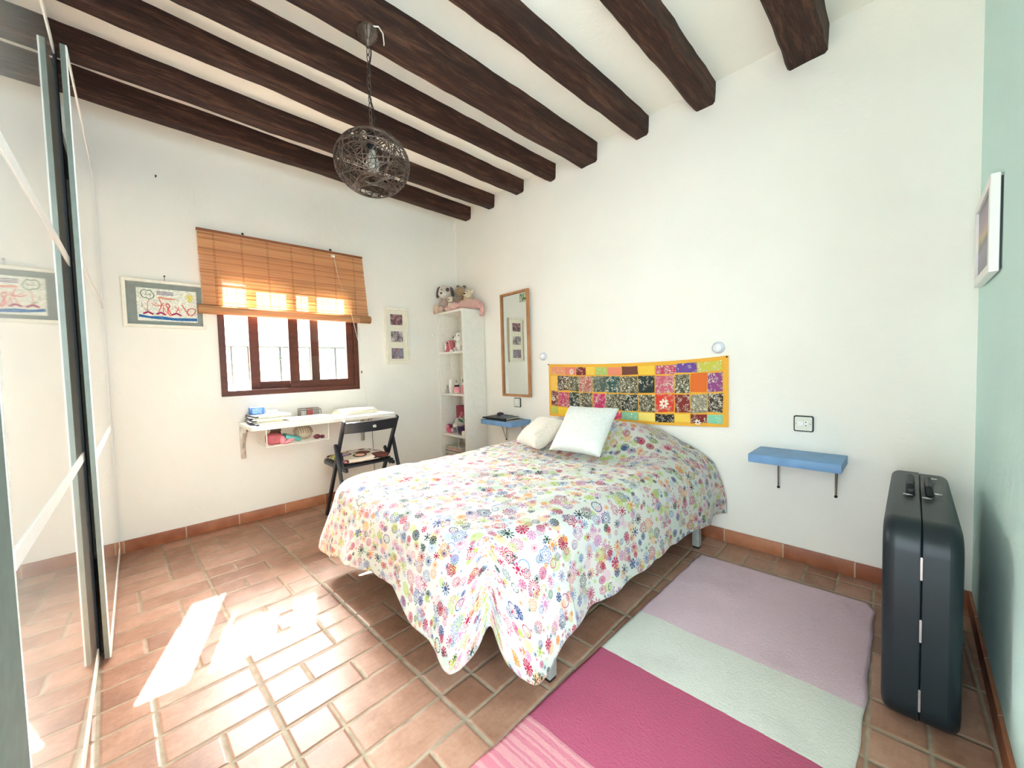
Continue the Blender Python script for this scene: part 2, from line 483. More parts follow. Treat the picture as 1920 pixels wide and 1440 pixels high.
# ------------------------------------------------------------------ room shell
YB = -3.42                                # room wall behind the wardrobe
T = 0.22
ZC = 2.80                                 # ceiling plaster between the beams
bm = B(); box(bm, (-T, YB - T, -0.15), (W + T, T, 0.0)); struct('floor', bm, 'floor', origin=(0, 0, 0))
bm = B(); box(bm, (-T, YB - T, ZC), (W + T, T, ZC + 0.2)); struct('ceiling', bm, 'ceil', origin=(0, 0, 0))
WY0, WY1, WZ0, WZ1 = -2.146, -1.134, 0.963, 1.845     # window frame outside
bm = B()
box(bm, (-T, YB - T, 0), (0, WY0, ZC)); box(bm, (-T, WY1, 0), (0, T, ZC))
box(bm, (-T, WY0, 0), (0, WY1, WZ0)); box(bm, (-T, WY0, WZ1), (0, WY1, ZC))
struct('wall_left', bm, 'plaster', origin=(0, 0, 0))
bm = B(); box(bm, (0, 0, 0), (W, T, ZC)); struct('wall_back', bm, 'plaster', origin=(0, 0, 0))
DX0, DX1, DZ = 3.10, 3.66, 2.20
V2Y0, V2Y1, V2Z0, V2Z1 = -2.66, -1.75, 0.40, 2.50
bm = B(); box(bm, (W, YB - T, 0), (W + T, V2Y0, ZC)); box(bm, (W, V2Y1, 0), (W + T, T, ZC)); box(bm, (W, V2Y0, 0), (W + T, V2Y1, V2Z0)); box(bm, (W, V2Y0, V2Z1), (W + T, V2Y1, ZC))
struct('wall_right', bm, 'mint', origin=(0, 0, 0))
bm = B(); box(bm, (0, YB - T, 0), (DX0, YB, ZC)); box(bm, (DX0, YB - T, DZ), (DX1, YB, ZC)); box(bm, (DX1, YB - T, 0), (W, YB, ZC)); struct('wall_front', bm, 'plaster', origin=(0, 0, 0))
# skirting
def skirt(name, a, b):
    bm = B(); box(bm, a, b, 0.002); struct(name, bm, 'base', origin=(0, 0, 0))
skirt('baseboard_left', (0, -2.72, 0), (0.011, 0, 0.080))
skirt('baseboard_back', (0.011, -0.011, 0), (W - 0.011, 0, 0.080))
skirt('baseboard_right', (W - 0.011, YB, 0), (W, 0, 0.080))
# unseen doorway added behind the camera to let in more daylight
d1 = bpy.data.objects.new('added_doorway', None); C.objects.link(d1); d1.location = ((DX0 + DX1) / 2, YB, 0); d1['kind'] = 'structure'
bm = B()
box(bm, (DX0 - 0.04, YB - T, 0), (DX0, YB + 0.012, DZ + 0.03)); box(bm, (DX1 - 0.02, YB - T, 0), (DX1, YB + 0.012, DZ + 0.03)); box(bm, (DX0, YB - T, DZ), (DX1 - 0.02, YB + 0.012, DZ + 0.03))
obj('added_doorway_frame', bm, 'white', d1)

# ------------------------------------------------------------------ window
w1 = bpy.data.objects.new('window_1', None); C.objects.link(w1); w1.location = (0, (WY0 + WY1) / 2, WZ0); w1['kind'] = 'structure'
bm = B(); fw = 0.040
for lo, hi in (((-0.10, WY0, WZ0), (0.014, WY0 + fw, WZ1)), ((-0.10, WY1 - fw, WZ0), (0.014, WY1, WZ1)),
               ((-0.10, WY0 + fw, WZ0), (0.014, WY1 - fw, WZ0 + fw)), ((-0.10, WY0 + fw, WZ1 - fw), (0.014, WY1 - fw, WZ1))):
    box(bm, lo, hi)
obj('window_frame', bm, 'winframe', w1, bev=0.002)
# second window added in the mint wall, out of view, to brighten the room
w2 = bpy.data.objects.new('added_window', None); C.objects.link(w2); w2.location = (W, -2.2, 0.4); w2['kind'] = 'structure'
bm = B()
for lo, hi in (((W - 0.01, V2Y0, V2Z0), (W + 0.08, V2Y0 + 0.05, V2Z1)), ((W - 0.01, V2Y1 - 0.05, V2Z0), (W + 0.08, V2Y1, V2Z1)), ((W - 0.01, V2Y0, V2Z0), (W + 0.08, V2Y1, V2Z0 + 0.05)), ((W - 0.01, V2Y0, V2Z1 - 0.05), (W + 0.08, V2Y1, V2Z1))): box(bm, lo, hi)
obj('window_frame', bm, 'winframe', w2)
bm = B(); box(bm, (W + 0.03, V2Y0 + 0.05, V2Z0 + 0.05), (W + 0.034, V2Y1 - 0.05, V2Z1 - 0.05)); obj('window_pane', bm, 'glass', w2)
def sash(x0, x1, y0, y1, stl, str_, zb, zt):
    bm = B()
    box(bm, (x0, y0, zb), (x1, y0 + stl, zt)); box(bm, (x0, y1 - str_, zb), (x1, y1, zt))
    box(bm, (x0, y0 + stl, zb), (x1, y1 - str_, zb + 0.060)); box(bm, (x0, y0 + stl, zt - 0.045), (x1, y1 - str_, zt))
    s = obj('sash', bm, 'winframe', w1, bev=0.002)
    xm = (x0 + x1) / 2
    bm = B(); box(bm, (xm - 0.002, y0 + stl, zb + 0.06), (xm + 0.002, y1 - str_, zt - 0.045)); obj('window_pane', bm, 'glass', s)
    return s
sash(-0.064, -0.036, -1.953, -1.452, 0.064, 0.064, WZ0 + fw, WZ1 - fw)
sash(-0.028, 0.000, -1.690, WY1 - fw + 0.0, 0.070, 0.058, WZ0 + fw, WZ1 - fw)
# forged grille outside
gr = thing('window_grille', 'dark iron grille with vertical bars and scroll ornament outside the window', 'grille', (-0.17, -1.64, WZ0))
gx = -0.17
for y in (-2.05, -1.94, -1.716, -1.485, -1.273):
    bm = B(); tube(bm, [(gx, y, WZ0), (gx, y, 1.342)], 0.0085, 6); obj('bar', bm, 'grille', gr)
for z in (1.342, 1.80):
    bm = B(); tube(bm, [(gx, WY0, z), (gx, WY1, z)], 0.008, 6); obj('cross_bar', bm, 'grille', gr)
# unseen slab added outside, above the window's view, to shade the lower sash
bm = B(); box(bm, (-1.52, -1.405, 2.33), (-1.48, -0.30, 2.79)); struct('added_sun_blocker', bm, 'plaster')
bm = B()
for i in range(16): tube(bm, [(gx, WY0 + 0.035 + i * 0.0575, 1.60), (gx, WY0 + 0.035 + i * 0.0575, 1.80)], 0.0028, 5)
for z in (1.60, 1.67, 1.735): tube(bm, [(gx, WY0, z), (gx, WY1, z)], 0.0028, 5)
obj('upper_lattice', bm, 'grille', gr)
bm = B()
for s in (-1, 1):
    bm = B()
    tube(bm, [(gx, -1.716, 1.05), (gx, -1.716 + s * 0.11, 1.17)], 0.004, 5)
    tube(bm, [(gx + 0.0, -1.716 + s * (0.02 + 0.045 * (1 + math.cos(t / 12 * 2 * PI)) / 1), 1.235 + 0.045 * math.sin(t / 12 * 2 * PI)) for t in range(12)], 0.003, 5, closed=True)
    obj('scroll_ornament', bm, 'grille', gr)
bm = B(); tube(bm, [(gx, -2.04 + 0.02 * math.cos(t * 0.6) + t * 0.006, 1.03 + 0.02 * math.sin(t * 0.6)) for t in range(12)], 0.003, 5)
obj('curl', bm, 'grille', gr)
bm = B(); ell(bm, (gx, -1.716, 1.25), (0.014, 0.014, 0.018), n=10); obj('boss', bm, 'grille', gr)

# bamboo roll-up blind
bl = thing('bamboo_blind', 'orange bamboo roll-up blind half lowered over the window', 'blind', (0.06, -1.65, 1.57))
bm = B(); z = 1.615; k = 0
def bx0(z): return 0.036 + 0.020 * (2.14 - z) / 0.55
while z < 2.135:
    ya = -2.237 + 0.01 * (2.14 - z) / 0.5 + random.uniform(-0.003, 0.003); yb = -1.075 + 0.030 * (2.14 - z) / 0.52 + random.uniform(-0.003, 0.003)
    x = bx0(z) + 0.002 * math.sin(k * 1.3)
    box(bm, (x - 0.0011, ya, z), (x + 0.0011, yb, z + 0.0047)); z += 0.0058; k += 1
obj('slat_panel', bm, 'bamboo', bl)
bm = B()
for i in range(7):
    y = -2.15 + i * 0.165
    for dy in (0, 0.008): tube(bm, [(bx0(1.6) + 0.002, y + dy, 1.60), (bx0(2.13) + 0.002, y + dy, 2.135)], 0.0009, 4)
obj('warp_strings', bm, 'bamboo_dark', bl)
bm = B(); box(bm, (0.026, -2.240, 2.130), (0.040, -1.072, 2.150), 0.003); obj('head_rail', bm, 'bamboo_dark', bl)
bm = B(); L_ = []
for i in range(70):
    t = i / 69; a = t * 6.5 * PI; r = 0.014 + 0.021 * t
    L_.append((r * math.cos(a), r * math.sin(a)))
prev = None
for (p, q) in L_:
    va = bm.verts.new((0.060 + p, -2.255, 1.583 + q)); vb = bm.verts.new((0.060 + p, -1.035, 1.583 + q))
    if prev: bm.faces.new((prev[0], va, vb, prev[1]))
    prev = (va, vb)
o = obj('rolled_slats', bm, 'bamboo', bl, smooth=60)
so = o.modifiers.new('s', 'SOLIDIFY'); so.thickness = 0.002
for (y, z) in ((-1.964, 2.150), (-1.338, 2.150)):
    bm = B(); tube(bm, [(0.0, y, z + 0.020), (0.018, y, z + 0.020), (0.030, y, z + 0.016), (0.034, y, z + 0.004)], 0.003, 6); ell(bm, (0.006, y, z + 0.02), (0.006, 0.008, 0.008), n=10)
    obj('hook', bm, 'nail', bl)
bm = B(); rbox(bm, (0.044, -1.348, 2.098), (0.056, -1.318, 2.118), 'x', 0.008); obj('cord_pulley', bm, 'cable_w', bl)
bm = B(); x = 0.064
tube(bm, [(x, -1.333, 2.108), (x, -1.305, 1.95), (x + 0.01, -1.27, 1.82)], 0.0016, 5)
tube(bm, [(x + 0.036, -1.252, 1.745), (x + 0.038, -1.22, 1.63), (x + 0.03, -1.16, 1.36), (x, -1.135, 1.13)], 0.0018, 5)
tube(bm, [(x + 0.03, -1.15, 1.60), (x + 0.02, -1.137, 1.35), (x, -1.131, 1.13), (x - 0.01, -1.125, 1.02), (x - 0.03, -1.10, 0.95), (x - 0.05, -1.072, 0.80)], 0.0014, 5)
obj('pull_cord', bm, 'cable_w', bl)
bm = B(); ell(bm, (x, -1.134, 1.115), (0.006, 0.006, 0.014), n=10); obj('cord_toggle', bm, 'brass', bl)

# ------------------------------------------------------------------ ceiling beams
beam_spec = [  # x at bed wall, x at wardrobe end (left, right), underside z, half name
    (0.176, 0.276, 0.262, 0.362, 2.678, 'dark wooden ceiling beam closest to the window wall'),
    (0.551, 0.645, 0.575, 0.690, 2.684, 'dark ceiling beam second from the window wall, weathered underside'),
    (0.938, 1.045, 1.003, 1.085, 2.695, 'reddish brown ceiling beam third from the window wall with cracked edge'),
    (1.345, 1.410, 1.330, 1.395, 2.672, 'narrow dark ceiling beam between the reddish beam and the lamp beam'),
    (1.667, 1.819, 1.655, 1.800, 2.660, 'wide dark ceiling beam carrying the wire globe lamp'),
    (2.124, 2.232, 2.070, 2.190, 2.680, 'dark ceiling beam ending above the patchwork hanging, next past the lamp beam'),
    (2.532, 2.650, 2.560, 2.690, 2.678, 'dark ceiling beam second from the mint wall'),
    (3.013, 3.184, 3.055, 3.210, 2.660, 'broad dark ceiling beam closest to the mint wall')]
for bi, (a0, a1, b0, b1, zb, lab) in enumerate(beam_spec):
    bm = B(); N = 56; rows = []
    ch = 0.012
    for i in range(N + 1):
        t = i / N; y = 0.0 + t * (YB)
        xa = a0 + (b0 - a0) * t; xb = a1 + (b1 - a1) * t
        def w(s, amp=0.008): return amp * noise.noise(Vector((bi * 7.3 + s * 3.1, y * 2.2, s))) + amp * 0.5 * noise.noise(Vector((bi * 3.3 + s, y * 9.0, s * 5.0)))
        xa += w(1) * 1.3; xb += w(2) * 1.3; z0 = zb + w(3); z1 = zb + w(4)
        prof = [(xa - 0.006, ZC + 0.01), (xa - 0.002 + w(7), (zb + ZC) / 2), (xa, z0 + ch), (xa + ch, z0), ((xa + xb) / 2, (z0 + z1) / 2 + w(5, 0.004)),
                (xb - ch, z1), (xb, z1 + ch), (xb + 0.002 + w(8), (zb + ZC) / 2), (xb + 0.006, ZC + 0.01)]
        rows.append([bm.verts.new((p, y, q)) for p, q in prof])
    n = len(rows[0])
    for A, Bq in zip(rows, rows[1:]):
        for k in range(n - 1): bm.faces.new((A[k], A[k + 1], Bq[k + 1], Bq[k]))
        bm.faces.new((A[n - 1], A[0], Bq[0], Bq[n - 1]))
    bm.faces.new(rows[0]); bm.faces.new(rows[-1][::-1])
    tag(obj('ceiling_beam', bm, 'beam', smooth=30), lab, 'beam', 'ceiling beams')

# ------------------------------------------------------------------ wardrobe with sliding doors
wd = thing('sliding_wardrobe', 'white glass sliding-door wardrobe with grey aluminium edges beside the window wall', 'wardrobe', (1.8, -3.1, 0))
ZT = 2.36
bm = B(); 
box(bm, (0.012, YB, 0), (0.032, -2.83, ZT)); box(bm, (2.740, YB, 0), (2.760, -2.83, ZT)); box(bm, (0.012, YB, ZT - 0.02), (2.760, -2.83, ZT)); box(bm, (0.012, YB, 0.0), (2.760, -2.83, 0.06)); box(bm, (0.032, YB, 0.06), (2.740, YB + 0.01, ZT - 0.02))
obj('carcass', bm, 'white_matte', wd)
bm = B(); box(bm, (0.012, -2.83, ZT - 0.06), (2.760, -2.79, ZT - 0.0)); obj('door_track', bm, 'grey_alu', wd)
bm = B(); box(bm, (0.012, -2.83, 0.0), (2.760, -2.79, 0.012))
obj('door_track', bm, 'grey_alu', wd)
def door(x0, x1, yf, side_grey=True, panel='gloss', face='white'):
    th = 0.018; st = 0.010
    bm = B(); box(bm, (x0, yf - th, 0.012), (x1, yf - 0.004, ZT + 0.0)); 
    d = obj('sliding_door', bm, 'grey_alu', wd)
    bm = B()
    box(bm, (x0, yf - 0.004, 0.012), (x0 + st, yf, ZT)); obj('stile', bm, face, d)
    bm = B(); box(bm, (x1 - st, yf - 0.004, 0.012), (x1, yf, ZT)); obj('stile', bm, face, d)
    for z0, z1 in ((0.012, 0.050), (0.804, 0.836), (1.548, 1.580), (ZT - 0.030, ZT)):
        bm = B(); box(bm, (x0 + st, yf - 0.004, z0), (x1 - st, yf + 0.001, z1)); obj('rail', bm, face, d)
    for z0, z1 in ((0.050, 0.804), (0.836, 1.548), (1.580, ZT - 0.030)):
        bm = B(); box(bm, (x0 + st, yf - 0.0035, z0), (x1 - st, yf - 0.0015, z1)); obj('glass_panel', bm, panel, d)
    return d
door(0.014, 1.292, -2.712)
door(1.222, 2.476, -2.746)
bm = B(); box(bm, (2.478, -2.764, 0.012), (2.765, -2.746, ZT)); obj('sliding_door', bm, 'grey_side', wd)
bm = B(); box(bm, (1.213, -2.752, 0.013), (1.262, -2.7435, ZT - 0.004)); obj('gap_shade_strip', bm, 'dark_gap', wd)  # dark strip standing in for the shaded gap where the doors overlap

# ------------------------------------------------------------------ bed
bed = thing('bed', 'double bed base with silvery square legs under the floral duvet', 'bed', (1.935, -0.95, 0))
BX0, BX1, BY0, BY1 = 1.27, 2.61, -0.04, -1.87          # the made bed's outline
bm = B(); rbox(bm, (BX0 + 0.06, BY1 + 0.09, 0.30), (BX1 - 0.06, BY0, 0.465), 'z', 0.2, 10); obj('mattress', bm, 'white_matte', bed, bev=0.02)
bm = B(); rbox(bm, (BX0 + 0.03, BY1 + 0.12, 0.24), (BX1 - 0.05, BY0 - 0.01, 0.30), 'z', 0.22, 10); obj('bed_base', bm, 'cable_b', bed)
M['legm'] = plain('silver_paint', (176, 182, 178), 0.4, 0.3)
for (x, y) in ((2.60, -1.575), (2.635, -0.20), (1.31, -1.575), (1.31, -0.20)):
    x = min(x, 2.60)
    bm = B(); box(bm, (x - 0.02, y - 0.02, 0.012), (x + 0.02, y + 0.02, 0.27), 0.002)
    l = obj('leg', bm, 'legm', bed)
    bm = B(); box(bm, (x - 0.017, y - 0.017, 0.0), (x + 0.017, y + 0.017, 0.012)); obj('foot_cap', bm, 'cable_b', l)

def gauss(v, c, s): return math.exp(-((v - c) / s) ** 2)
def sstep(a, b, v):
    t = max(0.0, min(1.0, (v - a) / (b - a))); return t * t * (3 - 2 * t)
def duvet_mesh():
    bm = B(); uvl = bm.loops.layers.uv.new('UVMap')
    r = 0.11
    cx0, cx1, cy0, cy1 = BX0 + r - 0.02, BX1 - r + 0.01, BY0 + 0.02, BY1 + r - 0.0
    NU, NV = 210, 230
    U0, U1 = cx0 - 0.47, cx1 + 0.47
    V0, V1 = -0.012, -(cy1 - 0.50)           # v = -y
    grid = []
    for j in range(NV + 1):
        v = V0 + (V1 - V0) * j / NV; row = []
        for i in range(NU + 1):
            u = U0 + (U1 - U0) * i / NU
            vm = -cy1
            qx = min(max(u, cx0), cx1); qy = min(v, vm)
            du = u - qx; dv = v - qy; e = math.hypot(du, dv); emax = 0.47 if dv <= 0 else V1 - vm
            for (sg, ex_, rc) in ((1, cx1, 0.25), (-1, cx0, 0.06)):
                ccx = ex_ - sg * rc; ccv = vm - rc
                wx, wv = u - ccx, v - ccv
                if wx * sg > 0 and wv > 0:
                    ds = math.hypot(wx, wv)
                    if ds > rc:
                        e = ds - rc; qx = ccx + wx / ds * rc; qy = ccv + wv / ds * rc; du = u - qx; dv = v - qy
                        lim = U1 - ccx if sg > 0 else ccx - U0
                        emax = min(lim / max(abs(wx) / ds, 1e-6), (V1 - ccv) / max(wv / ds, 1e-6)) - rc
                    else: qx, qy, du, dv, e = u, v, 0.0, 0.0, 0.0
            # top height
            top = 0.545 + 0.012 * noise.noise(Vector((qx * 3, qy * 3, 0.3)))
            m = sstep(0.60, 0.22, qy) * sstep(cx1 + 0.14, cx1 - 0.36, u) * sstep(cx0 - 0.10, cx0 + 0.30, u)
            top += 0.155 * m + 0.035 * gauss(qy, 0.28, 0.14) * sstep(cx1 + 0.1, cx1 - 0.3, u) * sstep(cx0 - 0.1, cx0 + 0.3, u)
            top -= 0.022 * gauss(qy, 0.66, 0.07) * sstep(cx0, cx0 + 0.2, u) * sstep(cx1 + 0.1, cx1 - 0.3, u)
            # ridges running from the foot corner to the head
            for (ax_, ay, bx_, by, amp, wd_) in ((1.75, 1.45, 2.45, 0.62, 0.013, 0.020), (1.95, 1.60, 2.58, 0.80, 0.012, 0.022), (1.5, 1.15, 2.05, 0.72, 0.010, 0.022), (1.45, 1.72, 2.15, 1.25, 0.010, 0.025), (2.25, 1.75, 2.45, 1.25, 0.010, 0.025), (1.4, 0.95, 1.9, 0.7, 0.008, 0.02)):
                dx, dy = bx_ - ax_, by - ay; L2 = dx * dx + dy * dy
                t = ((qx - ax_) * dx + (qy - ay) * dy) / L2
                if -0.1 < t < 1.1:
                    dd = abs((qx - ax_) * dy - (qy - ay) * dx) / math.sqrt(L2) 
                    top += amp * math.exp(-(dd / wd_) ** 2) * sstep(-0.1, 0.2, t) * sstep(1.1, 0.8, t)
            top += 0.006 * noise.noise(Vector((u * 5 + v * 4, (v - u) * 14, 1.7)))
            eh = e
            if eh > 1e-6: nx, ny = du / eh, dv / eh
            else: nx, ny = 0.0, 0.0
            # perimeter coordinate
            ang = math.atan2(dv, du) if eh > 1e-6 else 0
            s = (qx if dv > abs(du) else 0) * 1.0
            per = qx * 1.0 - qy * 1.0 + ang * 0.25
            # hem shortening factor
            th = math.radians(80)
            deg = math.degrees(ang)
            if dv > 1e-6:
                if du > 1e-6: zh = 0.205 - 0.065 * gauss(deg, 63, 9) + 0.055 * gauss(deg, 46, 4.5) - 0.095 * gauss(deg, 26, 12)
                elif du < -1e-6: zh = 0.17
                else: zh = 0.17 + 0.095 * sstep(cx0 - 0.05, cx0 + 0.55, qx) - 0.06 * sstep(cx1 - 0.45, cx1 - 0.25, qx) + 0.012 * noise.noise(Vector((qx * 9, 4.0, 0)))
            else: zh = 0.195 + 0.012 * noise.noise(Vector((per * 5, 9.0, 0)))
            Lh = r * th + (0.55 - r * (1 - math.cos(th)) - zh) / math.sin(th)
            e *= Lh / emax
            arc = r * th
            if e < arc: a2 = e / r; h = r * math.sin(a2); dz = r * (1 - math.cos(a2))
            else:
                g = e - arc; h = r * math.sin(th) + g * math.cos(th); dz = r * (1 - math.cos(th)) + g * math.sin(th)
            k = sstep(arc * 0.6, 0.45, e)
            # hanging folds
            fold = 0.016 * math.sin(per * 15 + 1.5 * math.sin(per * 5) + e * 3) + 0.026 * noise.noise(Vector((per * 6, e * 1.5, 2.0)))
            if dv > 0: 
                fold += (-0.05 * gauss(deg, 46, 5) + 0.018 * gauss(deg, 63, 8) + 0.018 * gauss(deg, 28, 10)) if du > 1e-6 else 0.0
            h += fold * k * (1.2 if dv > 0 else 0.8)
            if du < 0 and dv > 0: h += 0.06 * k * math.sin(2 * ang) ** 2
            x = qx + nx * h; y = -(qy + ny * h); z = top - dz
            lowk = sstep(0.0, 0.22, e)
            if u > cx1 and dv <= 0:
                bulge = 0.05 * sstep(0.9, 0.1, v) * math.sin(min(1.0, e / 0.42) * PI * 0.8)
                x += bulge
            z = max(z, 0.035 + 0.01 * noise.noise(Vector((u * 9, v * 9, 0))))
            row.append((bm.verts.new((x, min(y, -0.034), z)), (u, v)))
        grid.append(row)
    for j in range(NV):
        for i in range(NU):
            q = (grid[j][i], grid[j][i + 1], grid[j + 1][i + 1], grid[j + 1][i])
            f = bm.faces.new([a[0] for a in q])
            for l, a in zip(f.loops, q): l[uvl].uv = a[1]
    return bm
bm = duvet_mesh()
dv_o = obj('duvet', bm, 'duvet', smooth=180)
so = dv_o.modifiers.new('thick', 'SOLIDIFY'); so.thickness = 0.012; so.offset = -1
tag(dv_o, 'white duvet printed with many coloured flowers, hanging over the bed', 'duvet')

def cushion(name, label, mat, c, ex, ey, w, h, th, pinch=0.10, cat='cushion', seam=True):
    ex = Vector(ex).normalized(); ey = Vector(ey); ey = (ey - ex * ey.dot(ex)).normalized(); ez = ex.cross(ey)
    bm = B(); n = 28; c = Vector(c)
    def pt(a, b_, sgn):
        k = (1 - abs(a) ** 2.6) * (1 - abs(b_) ** 2.6)
        t = th * 0.5 * max(0.0, k) ** 0.45
        xx = a * w / 2 * (1 - pinch * (1 - b_ * b_) * abs(a) ** 3); yy = b_ * h / 2 * (1 - pinch * (1 - a * a) * abs(b_) ** 3)
        nz = 0.006 * noise.noise(Vector((a * 3 + w * 9, b_ * 3, sgn)))
        return c + ex * xx + ey * yy + ez * (sgn * t + nz)
    g = {}
    for s in (1, -1):
        for i in range(n + 1):
            for j in range(n + 1):
                a, b_ = -1 + 2 * i / n, -1 + 2 * j / n
                edge = i in (0, n) or j in (0, n)
                key = (i, j, 0 if edge else s)
                if key not in g: g[key] = bm.verts.new(pt(a, b_, s))
        for i in range(n):
            for j in range(n):
                q = []
                for (p, r_) in ((i, j), (i + 1, j), (i + 1, j + 1), (i, j + 1)):
                    q.append(g[(p, r_, 0 if (p in (0, n) or r_ in (0, n)) else s)])
                bm.faces.new(q if s > 0 else q[::-1])
    o = obj(name, bm, mat, smooth=180)
    return tag(o, label, cat)
cushion('cushion', 'fluffy bright white square cushion leaning on the duvet', 'fluff', (2.055, -0.575, 0.715), (0.96, 0.05, 0.0), (-0.10, 0.60, 0.66), 0.37, 0.36, 0.13)
cushion('cushion', 'smaller cream cushion slumped behind the bright white square cushion', 'fluff2', (1.700, -0.585, 0.665), (0.90, -0.34, 0.02), (0.10, 0.72, 0.45), 0.31, 0.29, 0.15, 0.16)

# ------------------------------------------------------------------ rug
bm = B(); nx, ny = 60, 150; g = []
for j in range(ny + 1):
    t = j / ny; row = []
    for i in range(nx + 1):
        s = i / nx
        y = -0.285 - t * 2.0 + 0.03 * s; x0 = 2.650 + 0.004 * noise.noise(Vector((0, y * 9, 0))); x1 = 3.395 + 0.020 * t + 0.010 * noise.noise(Vector((5, y * 6, 0)))
        if t < 0.03: x1 -= 0.03 * (1 - t / 0.03); x0 += 0.004
        x = x0 + (x1 - x0) * s
        z = 0.008 + 0.004 * noise.noise(Vector((x * 6, y * 6, 0))) if 0 < i < nx and 0 < j < ny else 0.006
        row.append(bm.verts.new((x, y, z)))
    g.append(row)
for j in range(ny):
    for i in range(nx): bm.faces.new((g[j][i], g[j][i + 1], g[j + 1][i + 1], g[j + 1][i]))
ro = obj('rug', bm, 'rug', smooth=180, origin=(0, 0, 0))
so = ro.modifiers.new('t', 'SOLIDIFY'); so.thickness = 0.006; so.offset = -1
tag(ro, 'woven cotton rug in broad mauve, off-white and magenta bands beside the bed', 'rug')

# ------------------------------------------------------------------ folded massage table by the mint wall
def vinyl():
    m = Mt('dark_teal_vinyl', (34, 56, 62), 0.42, spec=0.5)
    v = m.coord(); n = m.noise(v, 6, 4); n2 = m.noise(v, 300, 2)
    m.color(m.ramp(n, [(0.3, (9, 22, 29)), (0.7, (15, 31, 38))])); m.bump(n2, 0.15, 0.001)
    return m.m
M['vinyl'] = vinyl(); M['vinyl_seam'] = plain('black_piping', (10, 14, 18), 0.5)
fc = thing('folded_massage_table', 'dark teal vinyl massage table folded like a case, standing on edge by the mint wall', 'massage table', (3.525, -0.58, 0))
for (xa, xb, dyy) in ((3.438, 3.5205, 0.0), (3.5215, 3.604, 0.004)):
    bm = B(); rbox(bm, (xa, -0.985 + dyy, 0.004), (xb, -0.16, 0.628 - dyy), 'x', 0.085, 8)
    h = obj('padded_half', bm, 'vinyl', fc, smooth=50)
    b = h.modifiers.new('b', 'BEVEL'); b.width = 0.028; b.segments = 6; b.limit_method = 'WEIGHT'
    at = h.data.attributes.new('bevel_weight_edge', 'FLOAT', 'EDGE'); outer = min if xa < 3.5 else max; xo = outer(v.co.x for v in h.data.vertices)
    for e_ in h.data.edges:
        if all(abs(h.data.vertices[i].co.x - xo) < 1e-5 for i in e_.vertices): at.data[e_.index].value = 1.0
        elif abs(h.data.vertices[e_.vertices[0]].co.x - h.data.vertices[e_.vertices[1]].co.x) < 1e-5: at.data[e_.index].value = 0.12
for z0 in (0.075, 0.285, 0.470):
    bm = B(); rbox(bm, (3.5185, -0.9885, z0), (3.5235, -0.981, z0 + 0.068), 'y', 0.002, 3); obj('hinge', bm, 'chrome', fc)
bm = B()
tube(bm, [(3.497, -0.63, 0.628), (3.495, -0.62, 0.655), (3.495, -0.50, 0.662), (3.497, -0.47, 0.630)], 0.011, 8)
tube(bm, [(3.545, -0.62, 0.628), (3.541, -0.61, 0.652), (3.541, -0.49, 0.657), (3.545, -0.46, 0.630)], 0.011, 8)
obj('carry_handle', bm, 'vinyl_seam', fc)
bm = B(); box(bm, (3.487, -0.645, 0.630), (3.507, -0.615, 0.652), 0.004); obj('velcro_wrap', bm, 'vinyl_seam', fc)
for (x, y) in ((3.490, -0.66), (3.536, -0.675), (3.562, -0.60), (3.556, -0.36)):
    bm = B(); tube(bm, [(x + 0.011 * math.cos(a / 8 * 2 * PI), y + 0.006 * math.sin(a / 8 * 2 * PI), 0.634) for a in range(8)], 0.0022, 6, closed=True); obj('metal_ring', bm, 'chrome', fc)

# ------------------------------------------------------------------ wall shelves, sockets, lamps
def shelf(label, x0, x1, y0, z0, z1):
    t = thing('wall_shelf', label, 'shelf', ((x0 + x1) / 2, y0 / 2, z0), group='blue wall shelves')
    bm = B(); box(bm, (x0, y0, z0), (x1, 0, z1), 0.0025); obj('board', bm, 'blueshelf', t)
    for fx in (0.24, 0.89):
        x = x0 + (x1 - x0) * fx
        bm = B(); xt = x
        tube(bm, [(x - 0.004, -0.012, z0), (x - 0.004, -0.012, z0 - 0.17)], 0.0035, 8)
        tube(bm, [(x + 0.012, -0.10, z0), (x + 0.012, -0.09, z0 - 0.01), (x, -0.02, z0 - 0.165)], 0.0035, 8)
        box(bm, (x - 0.012, -0.11, z0 - 0.003), (x + 0.016, -0.002, z0))
        br = obj('bracket', bm, 'chrome', t)
        bm = B(); ell(bm, (x - 0.002, -0.014, z0 - 0.175), (0.0075, 0.0075, 0.007), n=12); obj('foot_knob', bm, 'nail', br)
    return t
shelf('pale blue wall shelf, empty, under the wide double socket', 2.887, 3.272, -0.25, 0.578, 0.622)
shelf('pale blue wall shelf holding black folders beside the bookcase', 0.640, 1.060, -0.25, 0.592, 0.636)

